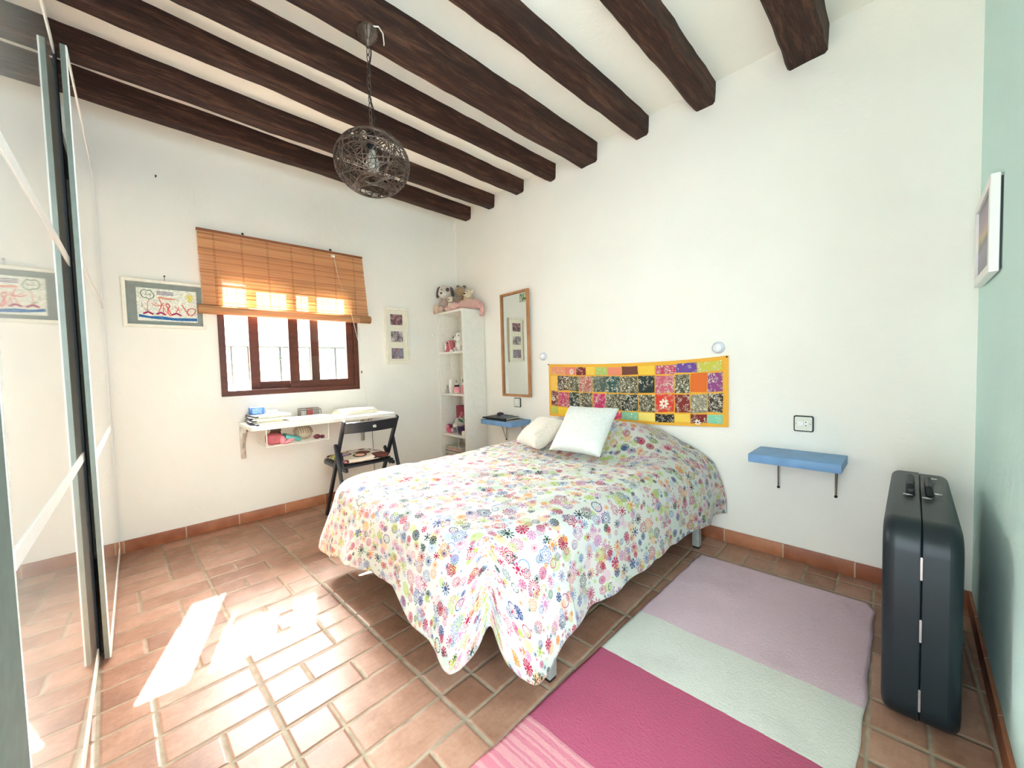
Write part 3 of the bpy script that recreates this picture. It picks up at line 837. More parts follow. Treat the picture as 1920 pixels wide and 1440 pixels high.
def socket(label, x0, x1, z0, z1, double, cat):
    t = thing('wall_socket' if double else 'light_switch', label, cat, ((x0 + x1) / 2, 0, z0))
    bm = B(); rbox(bm, (x0, -0.010, z0), (x1, 0, z1), 'y', 0.009); obj('rim', bm, 'socket_rim', t, bev=0.002)
    bm = B(); rbox(bm, (x0 + 0.006, -0.013, z0 + 0.006), (x1 - 0.006, -0.009, z1 - 0.006), 'y', 0.006); f = obj('face_plate', bm, 'socket_face', t)
    xm = (x0 + x1) / 2; zm = (z0 + z1) / 2
    if double:
        bm = B(); box(bm, (xm - 0.026, -0.0165, zm - 0.014), (xm - 0.001, -0.012, zm + 0.014), 0.001); obj('rocker', bm, 'white', t)
        bm = B(); box(bm, (xm + 0.002, -0.0145, zm - 0.016), (xm + 0.021, -0.012, zm + 0.016), 0.001); obj('socket_insert', bm, 'white', t)
        for dz in (-0.009, 0.009):
            bm = B(); cyl(bm, (xm + 0.011, -0.0148, zm + dz), (xm + 0.011, -0.0142, zm + dz), 0.003, n=12); obj('socket_hole', bm, 'nail', t)
        for dx in (-0.032, 0.030):
            bm = B(); cyl(bm, (xm + dx, -0.0136, zm), (xm + dx, -0.0125, zm), 0.002, n=10); obj('screw', bm, 'nail', t)
    else:
        bm = B(); box(bm, (xm - 0.012, -0.0165, zm - 0.022), (xm + 0.012, -0.012, zm + 0.022), 0.001); obj('rocker', bm, 'white', t)
socket('cream double socket plate with switch and thick black rim, above the empty blue shelf', 3.046, 3.134, 0.728, 0.814, True, 'socket')
socket('cream light switch with black rim under the wooden mirror', 0.853, 0.940, 0.742, 0.830, False, 'switch')
M['lampw'] = plain('white_lamp_plastic', (214, 216, 222), 0.35)
M['lampl'] = plain('frosted_lens', (236, 236, 238), 0.5)
for lab, x, z, r in (('round white push lamp on the wall above the patchwork, nearer the mint wall', 2.664, 1.205, 0.037), ('round white push lamp on the wall beside the mirror', 1.236, 1.207, 0.034)):
    t = thing('push_lamp', lab, 'lamp', (x, 0, z), group='round wall push lamps')
    Rx = Matrix.Rotation(PI / 2, 3, 'X')
    bm = B(); lathe(bm, [(r, 0.0), (r, 0.012), (r * 0.92, 0.020), (r * 0.80, 0.022), (r * 0.78, 0.018)], (x, 0, z), 32, rot=Rx); obj('housing', bm, 'lampw', t)
    bm = B(); lathe(bm, [(r * 0.70, 0.017), (r * 0.70, 0.024), (r * 0.5, 0.030), (r * 0.02, 0.033)], (x, 0, z), 32, rot=Rx); obj('lens', bm, 'lampl', t)

# ------------------------------------------------------------------ mirror with a postcard
mi_ = thing('wall_mirror', 'tall narrow mirror in honey wood frame on the wall beside the bookcase', 'mirror', (0.712, 0, 0.845))
mi_.rotation_euler = (0, 0, math.radians(-3.2))
x0, x1, z0, z1 = 0.712, 1.102, 0.845, 1.822
bm = B(); f = 0.022
box(bm, (x0, -0.026, z0), (x0 + f, 0, z1)); box(bm, (x1 - f, -0.026, z0), (x1, 0, z1)); box(bm, (x0 + f, -0.026, z0), (x1 - f, 0, z0 + f)); box(bm, (x0 + f, -0.026, z1 - f), (x1 - f, 0, z1))
obj('frame', bm, 'mirrorframe', mi_, bev=0.003)
bm = B(); box(bm, (x0 + f, -0.012, z0 + f), (x1 - f, -0.004, z1 - f)); obj('mirror_glass', bm, 'mirror', mi_)
def blotch(name, cols, sc_=18, seed=0.0):
    m = Mt(name, cols[0], 0.5)
    v = m.coord(); mp = m.n('Mapping'); m.link(v, mp.inputs[0]); mp.inputs['Location'].default_value = (seed, seed * 2, seed * 3)
    n = m.noise(mp.outputs[0], sc_, 3, 0.6, 0.8)
    m.color(m.ramp(n, [(0.30 + 0.4 * i / (len(cols) - 1), c) for i, c in enumerate(cols)]))
    return m.m
M['postcard'] = blotch('green_postcard_print', [(40, 50, 30), (90, 110, 60), (190, 200, 170), (60, 80, 50)], 30, 1.0)
bm = B(); box(bm, (0.985, -0.0340, 1.715), (1.078, -0.0325, 1.790)); _pc = obj('postcard', bm, 'postcard'); _pc.rotation_euler = (0, 0, math.radians(-3.2)); tag(_pc, 'small green photo card stuck in the upper corner of the mirror', 'photo card')

# ------------------------------------------------------------------ patchwork hanging
def patch_mat():
    m = Mt('embroidered_patchwork', (250, 190, 60), 0.7, Sheen_Weight=0.2)
    a = m.n('Attribute'); a.attribute_name = 'patch'; a.attribute_type = 'GEOMETRY'
    emb = S(m.t, a.outputs['Alpha']); v = m.coord()
    wv = m.noise(v, 26, 2, 0.5, 1.4)
    lines = ((wv * 7.0).frac() - 0.5).abs() < 0.13
    vo = m.voro(v, 60); dots = S(m.t, vo.outputs['Distance']) < 0.36
    n2 = m.noise(v, 14, 2)
    mask = (lines.mx(dots * (n2 > 0.5))) * (emb > 0.3) * (m.noise(v, 38, 1) < (emb * 0.32 + 0.34))
    silver = m.ramp(m.noise(v, 120, 2), [(0.3, (150, 140, 110)), (0.6, (232, 226, 204))])
    base = m.mix((m.noise(v, 300, 2) - 0.3) * 0.3, a.outputs['Color'], (60, 40, 30))
    m.color(m.mix(mask, base, silver))
    m.bump(mask + m.noise(v, 200, 2) * 0.3, 0.5, 0.002)
    return m.m
M['patch'] = patch_mat()
def tapestry():
    bm = B(); cl = bm.loops.layers.float_color.new('patch')
    X0, X1 = 1.298, 2.722
    def topz(x): t = (x - X0) / (X1 - X0); return 1.138 - 0.012 * math.sin(t * PI) + 0.018 * t ** 6
    def botz(x): t = (x - X0) / (X1 - X0); return 0.693 - 0.012 * math.sin(t * PI) + 0.026 * t ** 2
    def P3(x, t, dy=0.0):
        z = topz(x) + (botz(x) - topz(x)) * t
        y = -0.009 - 0.004 * math.sin(x * 9) - 0.006 * t * math.sin(x * 5 + 1) - 0.003
        return (x, y - dy, z)
    def quad(xa, xb, ta, tb, col, emb, dy, n=5, jit=0.0, seed=0):
        rnd = random.Random(seed); J = [rnd.uniform(-jit, jit) for _ in range(8)]
        vs = [[None] * (n + 1) for _ in range(n + 1)]
        for i in range(n + 1):
            for j in range(n + 1):
                s, t = i / n, j / n
                x = xa + (xb - xa) * s + J[0] * (1 - s) * math.sin(t * 3) + J[1] * s * math.sin(t * 3 + 1)
                tt = ta + (tb - ta) * t + (J[2] * (1 - t) * math.sin(s * 3) + J[3] * t * math.cos(s * 3)) * 2
                pd = dy * (1 if (0 < i < n and 0 < j < n) else 0.5)
                vs[i][j] = bm.verts.new(P3(x, tt, pd))
        for i in range(n):
            for j in range(n):
                f = bm.faces.new((vs[i][j], vs[i + 1][j], vs[i + 1][j + 1], vs[i][j + 1]))
                for l in f.loops: l[cl] = (*lin(col), emb)
    N = 60
    Yl = (242, 178, 52)
    for i in range(N):
        quad(X0 + (X1 - X0) * i / N, X0 + (X1 - X0) * (i + 1) / N, 0, 1, Yl, 0.0, 0.0, 4)
    cols = [1.322, 1.398, 1.52, 1.624, 1.744, 1.863, 1.993, 2.131, 2.259, 2.393, 2.496, 2.600, 2.692]
    OL, SV, DG = (84, 76, 50), (150, 140, 110), (24, 46, 40)
    r1 = [((236, 150, 110), .4), ((232, 128, 108), .0), ((128, 26, 26), .5), ((246, 206, 80), .0), ((176, 200, 100), .35), ((238, 142, 110), .0), ((110, 60, 50), .0), ((250, 206, 70), .2), ((200, 60, 100), .7), ((108, 70, 150), .4), ((206, 200, 70), .4)]
    c1 = [1.322, 1.480, 1.590, 1.690, 1.770, 1.880, 2.000, 2.135, 2.262, 2.405, 2.540, 2.690]
    r2 = [((250, 200, 90), .3), ((76, 44, 36), .8), (OL, .8), ((190, 100, 90), .7), ((84, 96, 84), .5), ((44, 84, 80), .7), (OL, 1.), ((20, 40, 38), .4), ((206, 90, 116), .8), (OL, .9), ((228, 110, 30), .2), ((146, 64, 132), .5)]
    r3 = [((120, 22, 26), .6), ((196, 40, 96), .7), (DG, .6), (OL, .8), ((214, 50, 110), .6), (OL, .9), ((22, 36, 30), .8), (OL, .9), ((226, 62, 36), .5), ((130, 30, 26), .5), ((140, 132, 112), .7), ((60, 44, 40), .8)]
    r4 = [((196, 206, 90), .3), ((246, 210, 40), .3), ((222, 74, 34), .5), ((56, 40, 30), .5), ((240, 150, 130), .2), ((222, 70, 110), .5), ((134, 200, 160), .4), ((250, 226, 120), .2), ((22, 20, 14), .5), ((250, 210, 84), .3), ((130, 30, 26), .5), ((132, 206, 170), .4)]
    gp = 0.0022
    for ci, (row, cs, ta, tb) in enumerate(((r1, c1, 0.05, 0.20), (r2, cols, 0.215, 0.50), (r3, cols, 0.515, 0.80), (r4, cols, 0.815, 0.955))):
        for k, (col, emb) in enumerate(row):
            dy = 0.02 * ((k * 7 + ci * 5) % 3 - 1) * 0.5
            quad(cs[k] + gp, cs[k + 1] - gp, ta + dy * 0.4 + 0.004, tb + dy * 0.4 - 0.004, col, emb, 0.004, 5, 0.004, k * 13 + ci)
    return bm
bm = tapestry()
# appliqued flowers and stitched lines
tp = thing('patchwork_hanging', 'yellow-bordered patchwork hanging with silver embroidery above the bed head', 'wall hanging', (2.01, 0, 0.70))
obj('patchwork_cloth', bm, 'patch', tp, smooth=60)
M['cream_cloth'] = plain('cream_applique', (246, 236, 220), 0.8)
bm = B()
for (x, z, r) in ((1.553, 1.070, 0.026), (1.355, 0.840, 0.022), (2.325, 0.845, 0.034), (2.545, 0.735, 0.020)):
    bm = B()
    for k in range(7):
        a = k * 2 * PI / 7; ell(bm, (x + r * 0.62 * math.cos(a), -0.0235, z + r * 0.62 * math.sin(a)), (r * 0.38, 0.002, r * 0.2), Matrix.Rotation(-a, 3, 'Y'), 8)
    obj('applique_flower', bm, 'cream_cloth', tp)
bm = B()
for x in (1.303, 2.715):
    bm = B(); ell(bm, (x, -0.02, 1.135 + (0.012 if x > 2 else 0)), (0.005, 0.006, 0.005), n=8); obj('pin', bm, 'nail', tp)

# ------------------------------------------------------------------ pictures
def drawing_mats():
    cs = dict(paper=(238, 232, 216), green=(50, 120, 80), violet=(92, 66, 120), red=(222, 96, 80), orange=(236, 120, 70), blue=(50, 110, 170), plum=(170, 50, 90), yellow=(238, 220, 120), dark=(60, 50, 60))
    for k, c in cs.items(): M['p_' + k] = plain('crayon_' + k, c, 0.85, var=0.12, sc_=120)
drawing_mats()
pic = thing('framed_drawing', "child's crayon drawing of coral figures and a green tree in white frame with grey mount", 'picture', (0.0, -2.42, 1.445))
y0, y1, z0, z1 = -2.628, -2.213, 1.446, 1.758; f = 0.020
bm = B()
box(bm, (0.004, y0, z0), (0.026, y0 + f, z1)); box(bm, (0.004, y1 - f * 0.8, z0), (0.026, y1, z1)); box(bm, (0.004, y0 + f, z0), (0.026, y1 - f * 0.8, z0 + f)); box(bm, (0.004, y0 + f, z1 - f), (0.026, y1 - f * 0.8, z1))
obj('frame', bm, 'frame_white', pic, bev=0.002)
M['mount'] = plain('grey_green_mount', (140, 148, 142), 0.8, var=0.03)
bm = B(); box(bm, (0.004, y0 + f, z0 + f), (0.012, y1 - f * 0.8, z1 - f)); obj('mount', bm, 'mount', pic)
bm = B(); box(bm, (0.0122, -2.560, 1.490), (0.0132, -2.258, 1.703)); obj('paper', bm, 'p_paper', pic)
def dp(px, py): return (0.0142, -2.560 + (px - 285) / 725 * 0.302, 1.703 - (py - 815) / 425 * 0.213)
bm = B(); slots = ['p_green', 'p_violet', 'p_red', 'p_orange', 'p_blue', 'p_plum', 'p_yellow', 'p_dark']
def stroke(pts, r, mi):
    sm = []
    P_ = [Vector(dp(*p)) for p in pts]
    for i in range(len(P_) - 1):
        for k in range(4): sm.append(P_[i].lerp(P_[i + 1], k / 4))
    sm.append(P_[-1])
    before = set(bm.verts)
    tube(bm, sm, r, 6, mi=mi)
    for v in bm.verts:
        if v not in before: v.co.x = 0.0142 + (v.co.x - 0.0142) * 0.3
stroke([(345, 855), (375, 840), (410, 850), (445, 840), (470, 870), (490, 900), (480, 935), (450, 950), (420, 960), (395, 940), (370, 945), (345, 920), (335, 890), (345, 855)], 0.0022, 0)
stroke([(400, 870), (385, 900), (420, 905), (450, 890), (440, 925)], 0.0012, 0)
for yy in (850, 868, 885): stroke([(520, yy), (720, yy + 6)], 0.0022, 1)
stroke([(530, 925), (740, 940)], 0.0030, 3); stroke([(535, 938), (690, 950)], 0.0018, 2)
stroke([(430, 965), (410, 1000), (405, 1060), (400, 1120)], 0.0014, 2)
stroke([(450, 1010), (500, 1040), (570, 1035), (640, 1015)], 0.0022, 2); stroke([(545, 945), (570, 1010), (560, 1060), (530, 1120)], 0.0022, 2)
stroke([(480, 990), (560, 1045), (600, 990)], 0.0018, 2); stroke([(590, 1050), (590, 1130)], 0.0016, 2); stroke([(590, 1045), (630, 1140)], 0.0016, 2)
stroke([(620, 1010), (650, 1000), (670, 1030), (650, 1070), (660, 1110), (690, 1150), (670, 1165), (640, 1120), (645, 1060), (625, 1030)], 0.0034, 2)
stroke([(730, 1040), (770, 1075), (800, 1110)], 0.0018, 2); stroke([(775, 1035), (770, 1075), (740, 1110)], 0.0018, 2); stroke([(735, 1085), (820, 1070)], 0.0016, 2)
stroke([(820, 1005), (850, 1060), (890, 1120), (930, 1150), (980, 1110), (995, 1060), (950, 1045), (900, 1060), (880, 1110), (900, 1150)], 0.0026, 2)
stroke([(300, 1170), (420, 1190), (560, 1185), (700, 1200), (860, 1195), (1005, 1190)], 0.0058, 4); stroke([(300, 1185), (500, 1205), (760, 1215), (1005, 1210)], 0.0055, 4)
for (a, b_) in ((350, 470), (500, 615), (690, 805)): stroke([(a, 1150), ((a + b_) / 2, 1125), (b_, 1155)], 0.0062, 5)
stroke([(372, 1085), (395, 1105), (420, 1100)], 0.0016, 0); stroke([(340, 1010), (345, 1060)], 0.0012, 0)
stroke([(880, 880), (960, 885)], 0.009, 6); stroke([(890, 910), (960, 920)], 0.010, 6); stroke([(900, 945), (950, 950)], 0.007, 6)
obj('crayon_marks', bm, slots, pic)
bm = B(); tube(bm, [(0, -2.418, 1.788), (0.016, -2.418, 1.790)], 0.0022, 6); ell(bm, (0.017, -2.418, 1.790), (0.003, 0.005, 0.005), n=8); tube(bm, [(0.008, -2.418, 1.786), (0.006, -2.418, 1.758)], 0.0014, 5)
obj('picture_nail', bm, 'nail', pic)

def photo_print(name, cols, seed): return blotch(name, cols, 26, seed)
tf = thing('triple_photo_frame', 'narrow cream frame holding three small photos in a column', 'picture frame', (0.0, -0.75, 1.185))
y0, y1, z0, z1 = -0.872, -0.628, 1.186, 1.722; f = 0.022
bm = B(); box(bm, (0.0, y0, z0), (0.034, y0 + f, z1)); box(bm, (0.0, y1 - f, z0), (0.034, y1, z1)); box(bm, (0.0, y0 + f, z0), (0.034, y1 - f, z0 + f)); box(bm, (0.0, y0 + f, z1 - f), (0.034, y1 - f, z1))
obj('frame', bm, 'frame_white', tf, bev=0.003)
M['passe'] = plain('ivory_mount', (236, 230, 212), 0.8, var=0.01)
bm = B(); box(bm, (0.002, y0 + f, z0 + f), (0.016, y1 - f, z1 - f)); obj('mount', bm, 'passe', tf)
for k, cols in enumerate(([(60, 40, 44), (120, 80, 86), (196, 150, 150)], [(50, 46, 50), (150, 136, 140), (226, 208, 204)], [(60, 56, 66), (150, 150, 166), (120, 66, 70), (204, 196, 196)])):
    za = 1.612 - k * 0.163
    bm = B(); box(bm, (0.0161, -0.814, za - 0.052), (0.0168, -0.690, za + 0.050)); obj('photo', bm, photo_print('photo_print_%d' % k, cols, k * 3.1), tf)

pr = thing('city_print', 'framed dusk photo print in thick white frame on the mint wall', 'picture', (W, -0.40, 1.38))
y0, y1, z0, z1 = -0.655, -0.175, 1.372, 1.690; f = 0.030
# the frame hangs on the mint wall: long side vertical
y0, y1, z0, z1 = -0.620, -0.200, 1.380, 1.688
bm = B(); xw = W
box(bm, (xw - 0.028, y0, z0), (xw - 0.006, y0 + f, z1)); box(bm, (xw - 0.028, y1 - f, z0), (xw - 0.006, y1, z1)); box(bm, (xw - 0.028, y0 + f, z0), (xw - 0.006, y1 - f, z0 + f)); box(bm, (xw - 0.028, y0 + f, z1 - f), (xw - 0.006, y1 - f, z1))
obj('frame', bm, 'white', pr, bev=0.002)
def dusk():
    m = Mt('dusk_city_photo', (80, 70, 100), 0.3)
    v = m.coord(); x, y, z = m.xyz(v); n = m.noise(v, 22, 4)
    f_ = z / 0.33 + (n - 0.5) * 0.12
    m.color(m.ramp(f_, [(0.1, (60, 56, 84)), (0.34, (120, 100, 130)), (0.42, (40, 34, 40)), (0.5, (190, 150, 80)), (0.62, (140, 100, 130)), (0.9, (60, 58, 96))]))
    return m.m
M['dusk'] = dusk()
bm = B(); box(bm, (xw - 0.020, y0 + f, z0 + f), (xw - 0.008, y1 - f, z1 - f)); obj('print', bm, 'dusk', pr)
bm = B(); box(bm, (xw - 0.006, y0 + 0.01, z0 + 0.01), (xw, y1 - 0.01, z1 - 0.01)); obj('backing', bm, 'socket_rim', pr)

# painted-over junction box and a nail on the window wall
bm = B(); rbox(bm, (0.0, -2.235, 2.30), (0.006, -2.135, 2.42), 'x', 0.008); cyl(bm, (0.006, -2.185, 2.39), (0.008, -2.185, 2.39), 0.004, n=10); cyl(bm, (0.006, -2.185, 2.33), (0.008, -2.185, 2.33), 0.004, n=10)
tag(obj('junction_box_cover', bm, 'plaster', bev=0.002), 'white painted-over junction cover high on the wall above the blind', 'cover plate')
bm = B(); tube(bm, [(0.0, -2.428, 2.44), (0.014, -2.428, 2.445)], 0.003, 6); ell(bm, (0.014, -2.428, 2.445), (0.002, 0.0045, 0.0045), n=8)
tag(obj('nail', bm, 'nail'), 'lone dark nail high on the window wall above the framed drawing', 'nail')

# ------------------------------------------------------------------ pendant lamp
lx, ly = 1.774, -1.766
pl = thing('pendant_lamp', 'dark woven wire globe lamp hanging from a ceiling beam on a chain', 'lamp', (lx, ly, 1.9))
M['iron'] = plain('brown_iron', (84, 68, 58), 0.42, 0.35, var=0.3)
bm = B(); lathe(bm, [(0.030, 2.658), (0.040, 2.654), (0.046, 2.640), (0.038, 2.618), (0.022, 2.600), (0.011, 2.585), (0.008, 2.575)], (lx, ly, 0), 28)
for k in range(14):
    a = k * 2 * PI / 14
    tube(bm, [(lx + 0.045 * math.cos(a), ly + 0.045 * math.sin(a), 2.644), (lx + 0.039 * math.cos(a), ly + 0.039 * math.sin(a), 2.618), (lx + 0.020 * math.cos(a), ly + 0.020 * math.sin(a), 2.598)], 0.003, 6)
obj('ceiling_rose', bm, 'iron', pl)
bm = B(); zz = 2.575; k = 0
while zz > 2.235:
    a = (k % 2) * PI / 2 + 0.3
    pts = [(lx + 0.008 * math.cos(t) * math.cos(a), ly + 0.008 * math.cos(t) * math.sin(a), zz - 0.018 + 0.019 * math.sin(t)) for t in [i * 2 * PI / 10 for i in range(10)]]
    tube(bm, pts, 0.0019, 5, closed=True); zz -= 0.030; k += 1
obj('chain', bm, 'iron', pl)
bm = B(); tube(bm, [(lx + 0.006 + 0.010 * math.sin(t * 0.9), ly + 0.010 * math.cos(t * 0.7), 2.58 - t * 0.035) for t in range(11)], 0.003, 6); obj('flex', bm, 'cable_b', pl)
bm = B(); tube(bm, [(lx - 0.06, ly + 0.11, 2.668), (lx - 0.02, ly + 0.09, 2.655), (lx + 0.03, ly + 0.06, 2.650), (lx + 0.05, ly + 0.03, 2.650), (lx + 0.035, ly + 0.0, 2.645)], 0.003, 6); obj('supply_cable', bm, 'cable_w', pl)
bm = B(); lathe(bm, [(0.006, 2.205), (0.018, 2.20), (0.021, 2.19), (0.021, 2.125), (0.017, 2.12)], (lx, ly, 0), 20); obj('lamp_holder', bm, 'cable_b', pl)
M['bulb'] = clear('clear_bulb_glass', (235, 232, 220), 0.05)
bm = B(); lathe(bm, [(0.013, 2.125), (0.015, 2.105), (0.028, 2.075), (0.031, 2.055), (0.025, 2.03), (0.010, 2.018), (0.001, 2.016)], (lx, ly, 0), 20); obj('bulb', bm, 'bulb', pl)
GR, GH, gz = 0.163, 0.136, 2.062
bm = B(); rg = random.Random(5)
def gp(th, ph): return (lx + GR * math.cos(ph) * math.sin(th), ly + GR * math.sin(ph) * math.sin(th), gz + GH * math.cos(th))
for w_ in range(80):
    th = rg.uniform(0.35, 2.75); ph = rg.uniform(0, 2 * PI); hd = rg.uniform(0, 2 * PI); cur = rg.uniform(-0.25, 0.25)
    if w_ % 3 == 0: hd = rg.choice((0, PI)) + rg.uniform(-0.2, 0.2); cur = 0
    pts = []
    for i in range(44):
        pts.append(gp(th, ph)); st = 0.085
        th += math.sin(hd) * st; ph += math.cos(hd) * st / max(0.25, math.sin(th)); hd += cur + rg.uniform(-0.22, 0.22)
        if w_ % 7 == 0: hd += 0.25
        if th < 0.30: th = 0.30; hd = abs(math.sin(hd)) * 0.8
        if th > 2.72: th = 2.72; hd = -abs(math.sin(hd)) * 0.8
    tube(bm, pts, rg.choice((0.0015, 0.0019, 0.0023)), 4)
for k in range(9):
    a = k * PI / 9
    tube(bm, [gp(abs(t), a + (0 if t > 0 else PI)) for t in [(-2.75 + 5.5 * i / 40) for i in range(41)] if abs(t) > 0.12], 0.0017, 5)
for th in (0.30, 1.30, 2.72): tube(bm, [gp(th, i * 2 * PI / 36) for i in range(36)], 0.0026, 6, closed=True)
obj('wire_shade', bm, 'iron', pl)
bm = B()
for a in (0.4, 0.4 + 2 * PI / 3, 0.4 + 4 * PI / 3): tube(bm, [(lx, ly, 2.20), (lx + 0.05 * math.cos(a), ly + 0.05 * math.sin(a), 2.204)], 0.002, 5)
obj('shade_carrier', bm, 'iron', pl)

# ------------------------------------------------------------------ fold-down wall desk
dk = thing('wall_desk', 'white fold-down wall desk under the window on triangular brackets', 'desk', (0.24, -1.55, 0.72))
DT = 0.768
bm = B(); rbox(bm, (0.0, -2.058, DT - 0.026), (0.47, -1.035, DT), 'z', 0.014, 4); obj('desk_top', bm, 'white_matte', dk, bev=0.002)
bm = B(); box(bm, (0.0, -2.04, DT - 0.085), (0.020, -1.05, DT - 0.026)); obj('wall_rail', bm, 'white_matte', dk)
for y in (-2.035, -1.125):
    bm = B()
    box(bm, (0.0, y - 0.016, 0.49), (0.012, y + 0.016, DT - 0.026), 0.002); box(bm, (0.012, y - 0.010, DT - 0.040), (0.30, y + 0.010, DT - 0.026), 0.002)
    tube(bm, [(0.012, y, 0.57), (0.10, y, 0.65), (0.20, y, DT - 0.036)], 0.007, 8)
    for z in (0.52, 0.60, 0.68): cyl(bm, (0.012, y, z), (0.0145, y, z), 0.006, n=10)
    obj('bracket', bm, 'zinc', dk)
bm = B(); tube(bm, [(0.24, -2.03, DT - 0.028), (0.24, -2.045, DT - 0.045)], 0.007, 8); obj('stop_peg', bm, 'nail', dk)
bm = B(); tube(bm, [(0.008, -1.045, 0.74), (0.008, -1.037, 0.65), (0.008, -1.032, 0.42), (0.012, -1.03, 0.08), (0.02, -1.03, 0.084)], 0.002, 5)
tag(obj('power_cable', bm, 'cable_b'), 'thin dark cable running down the wall below the desk', 'cable')

# wire basket under the desk
wb = thing('wire_basket', 'white wire basket hung under the desk top', 'basket', (0.2, -1.74, 0.59))
bx_0, bx_1, by_0, by_1, bz_0, bz_1 = 0.06, 0.35, -1.95, -1.535, 0.605, 0.735
bm = B()
for (x, y) in ((bx_0, by_0), (bx_1, by_0), (bx_0, by_1), (bx_1, by_1)): tube(bm, [(x, y, DT - 0.026), (x, y, bz_0)], 0.0038, 6)
for z in (bz_0,): tube(bm, [(bx_0, by_0, z), (bx_1, by_0, z), (bx_1, by_1, z), (bx_0, by_1, z)], 0.0038, 6, closed=True)
obj('basket_rim', bm, 'white', wb)
bm = B()
for i in range(22): 
    y = by_0 + (by_1 - by_0) * i / 21; tube(bm, [(bx_1, y, bz_0), (bx_0, y, bz_0), (bx_0, y, bz_1)], 0.0012, 4)
for i in range(10):
    x = bx_0 + (bx_1 - bx_0) * i / 9; tube(bm, [(x, by_0, bz_1), (x, by_0, bz_0), (x, by_1, bz_0), (x, by_1, bz_1)], 0.0012, 4)
obj('wire_mesh', bm, 'white', wb)
def item(name, bm, mat, label, cat, group=None, **k): return tag(obj(name, bm, mat, **k), label, cat, group)
zb_ = bz_0 + 0.005
M['rose'] = plain('dusty_rose', (190, 96, 104), 0.6); M['pinkp'] = plain('pale_pink', (236, 158, 168), 0.6); M['teal'] = plain('teal_fabric', (98, 176, 172), 0.6)
M['taupe'] = plain('taupe_cloth', (196, 182, 160), 0.8); M['plum'] = plain('plum_plastic', (110, 40, 56), 0.5); M['brownc'] = plain('brown_cloth', (110, 80, 66), 0.8)
bm = B(); box(bm, (0.20, -1.935, zb_), (0.32, -1.84, zb_ + 0.075), 0.02, seg=3); item('toiletry_bag', bm, 'rose', 'dusty rose pouch in the wire basket under the desk', 'pouch')
bm = B(); ell(bm, (0.31, -1.800, zb_ + 0.018), (0.03, 0.045, 0.018), Matrix.Rotation(0.4, 3, 'X')); ell(bm, (0.315, -1.845, zb_ + 0.03), (0.02, 0.02, 0.03)); item('pink_toy', bm, 'pinkp', 'pale pink soft toy limb poking out beside the rose pouch', 'toy')
bm = B(); box(bm, (0.21, -1.83, zb_ + 0.018), (0.33, -1.72, zb_ + 0.050), 0.012, mat=Matrix.Translation((0.27, -1.775, 0.64)) @ Matrix.Rotation(-0.35, 4, 'X') @ Matrix.Translation((-0.27, 1.775, -0.64))); item('cosmetic_case', bm, 'teal', 'teal case tilted in the wire basket under the desk', 'case')
bm = B(); ell(bm, (0.16, -1.85, zb_ + 0.085), (0.05, 0.035, 0.022)); ell(bm, (0.14, -1.85, zb_ + 0.045), (0.05, 0.04, 0.045)); item('brown_hat', bm, 'brownc', 'small brown cloth bundle behind the teal case in the basket', 'cloth')
hb = thing('straw_cap', 'rounded pale striped cap resting in the wire basket under the desk', 'cap', (0.24, -1.68, zb_))
bm = B(); ell(bm, (0.24, -1.685, zb_ + 0.056), (0.075, 0.062, 0.056), n=20); obj('crown', bm, 'taupe', hb)
bm = B()
for k in range(7): tube(bm, [(0.24 + 0.076 * math.cos(t), -1.735 + 0.016 * k + 0.0 * math.sin(t), zb_ + 0.056 + (0.058 * math.sqrt(max(0, 1 - ((-0.05 + 0.016 * k) / 0.064) ** 2))) * math.sin(t)) for t in [i * PI / 8 for i in range(9)]], 0.0015, 4)
obj('stripes', bm, 'brownc', hb)
bm = B(); ell(bm, (0.30, -1.605, zb_ + 0.018), (0.02, 0.025, 0.018)); ell(bm, (0.31, -1.57, zb_ + 0.014), (0.014, 0.018, 0.014)); item('plum_toy', bm, 'plum', 'small plum coloured toy at the end of the basket nearer the chair', 'toy')

# things on the desk
def slab(name, lab, cat, c, sx, sy, h, rot, cols, group, spine=None):
    t = thing(name, lab, cat, c, rot, group)
    bm = B(); box(bm, (-sx / 2 + 0.002, -sy / 2 + 0.003, 0.002), (sx / 2 - 0.003, sy / 2 - 0.003, h - 0.002)); obj('pages', bm, 'passe', t, local=True)
    bm = B(); box(bm, (-sx / 2, -sy / 2, 0), (sx / 2, sy / 2, 0.0018)); box(bm, (-sx / 2, -sy / 2, h - 0.0018), (sx / 2, sy / 2, h)); box(bm, (-sx / 2, -sy / 2, 0), (sx / 2, -sy / 2 + 0.002, h))
    obj('cover', bm, cols, t, local=True)
    if spine:
        bm = B(); box(bm, (-sx / 2 - 0.001, -sy / 2 - 0.001, -0.0), (sx / 2 + 0.001, -sy / 2 + 0.018, h + 0.001), 0.002); obj('spine', bm, spine, t, local=True)
    return t
z = DT
M['ivory'] = plain('ivory_card', (240, 232, 206), 0.7, var=0.02); M['spine_d'] = plain('dark_spine', (34, 32, 46), 0.5); M['palec'] = plain('white_card', (244, 242, 236), 0.6, var=0.02)
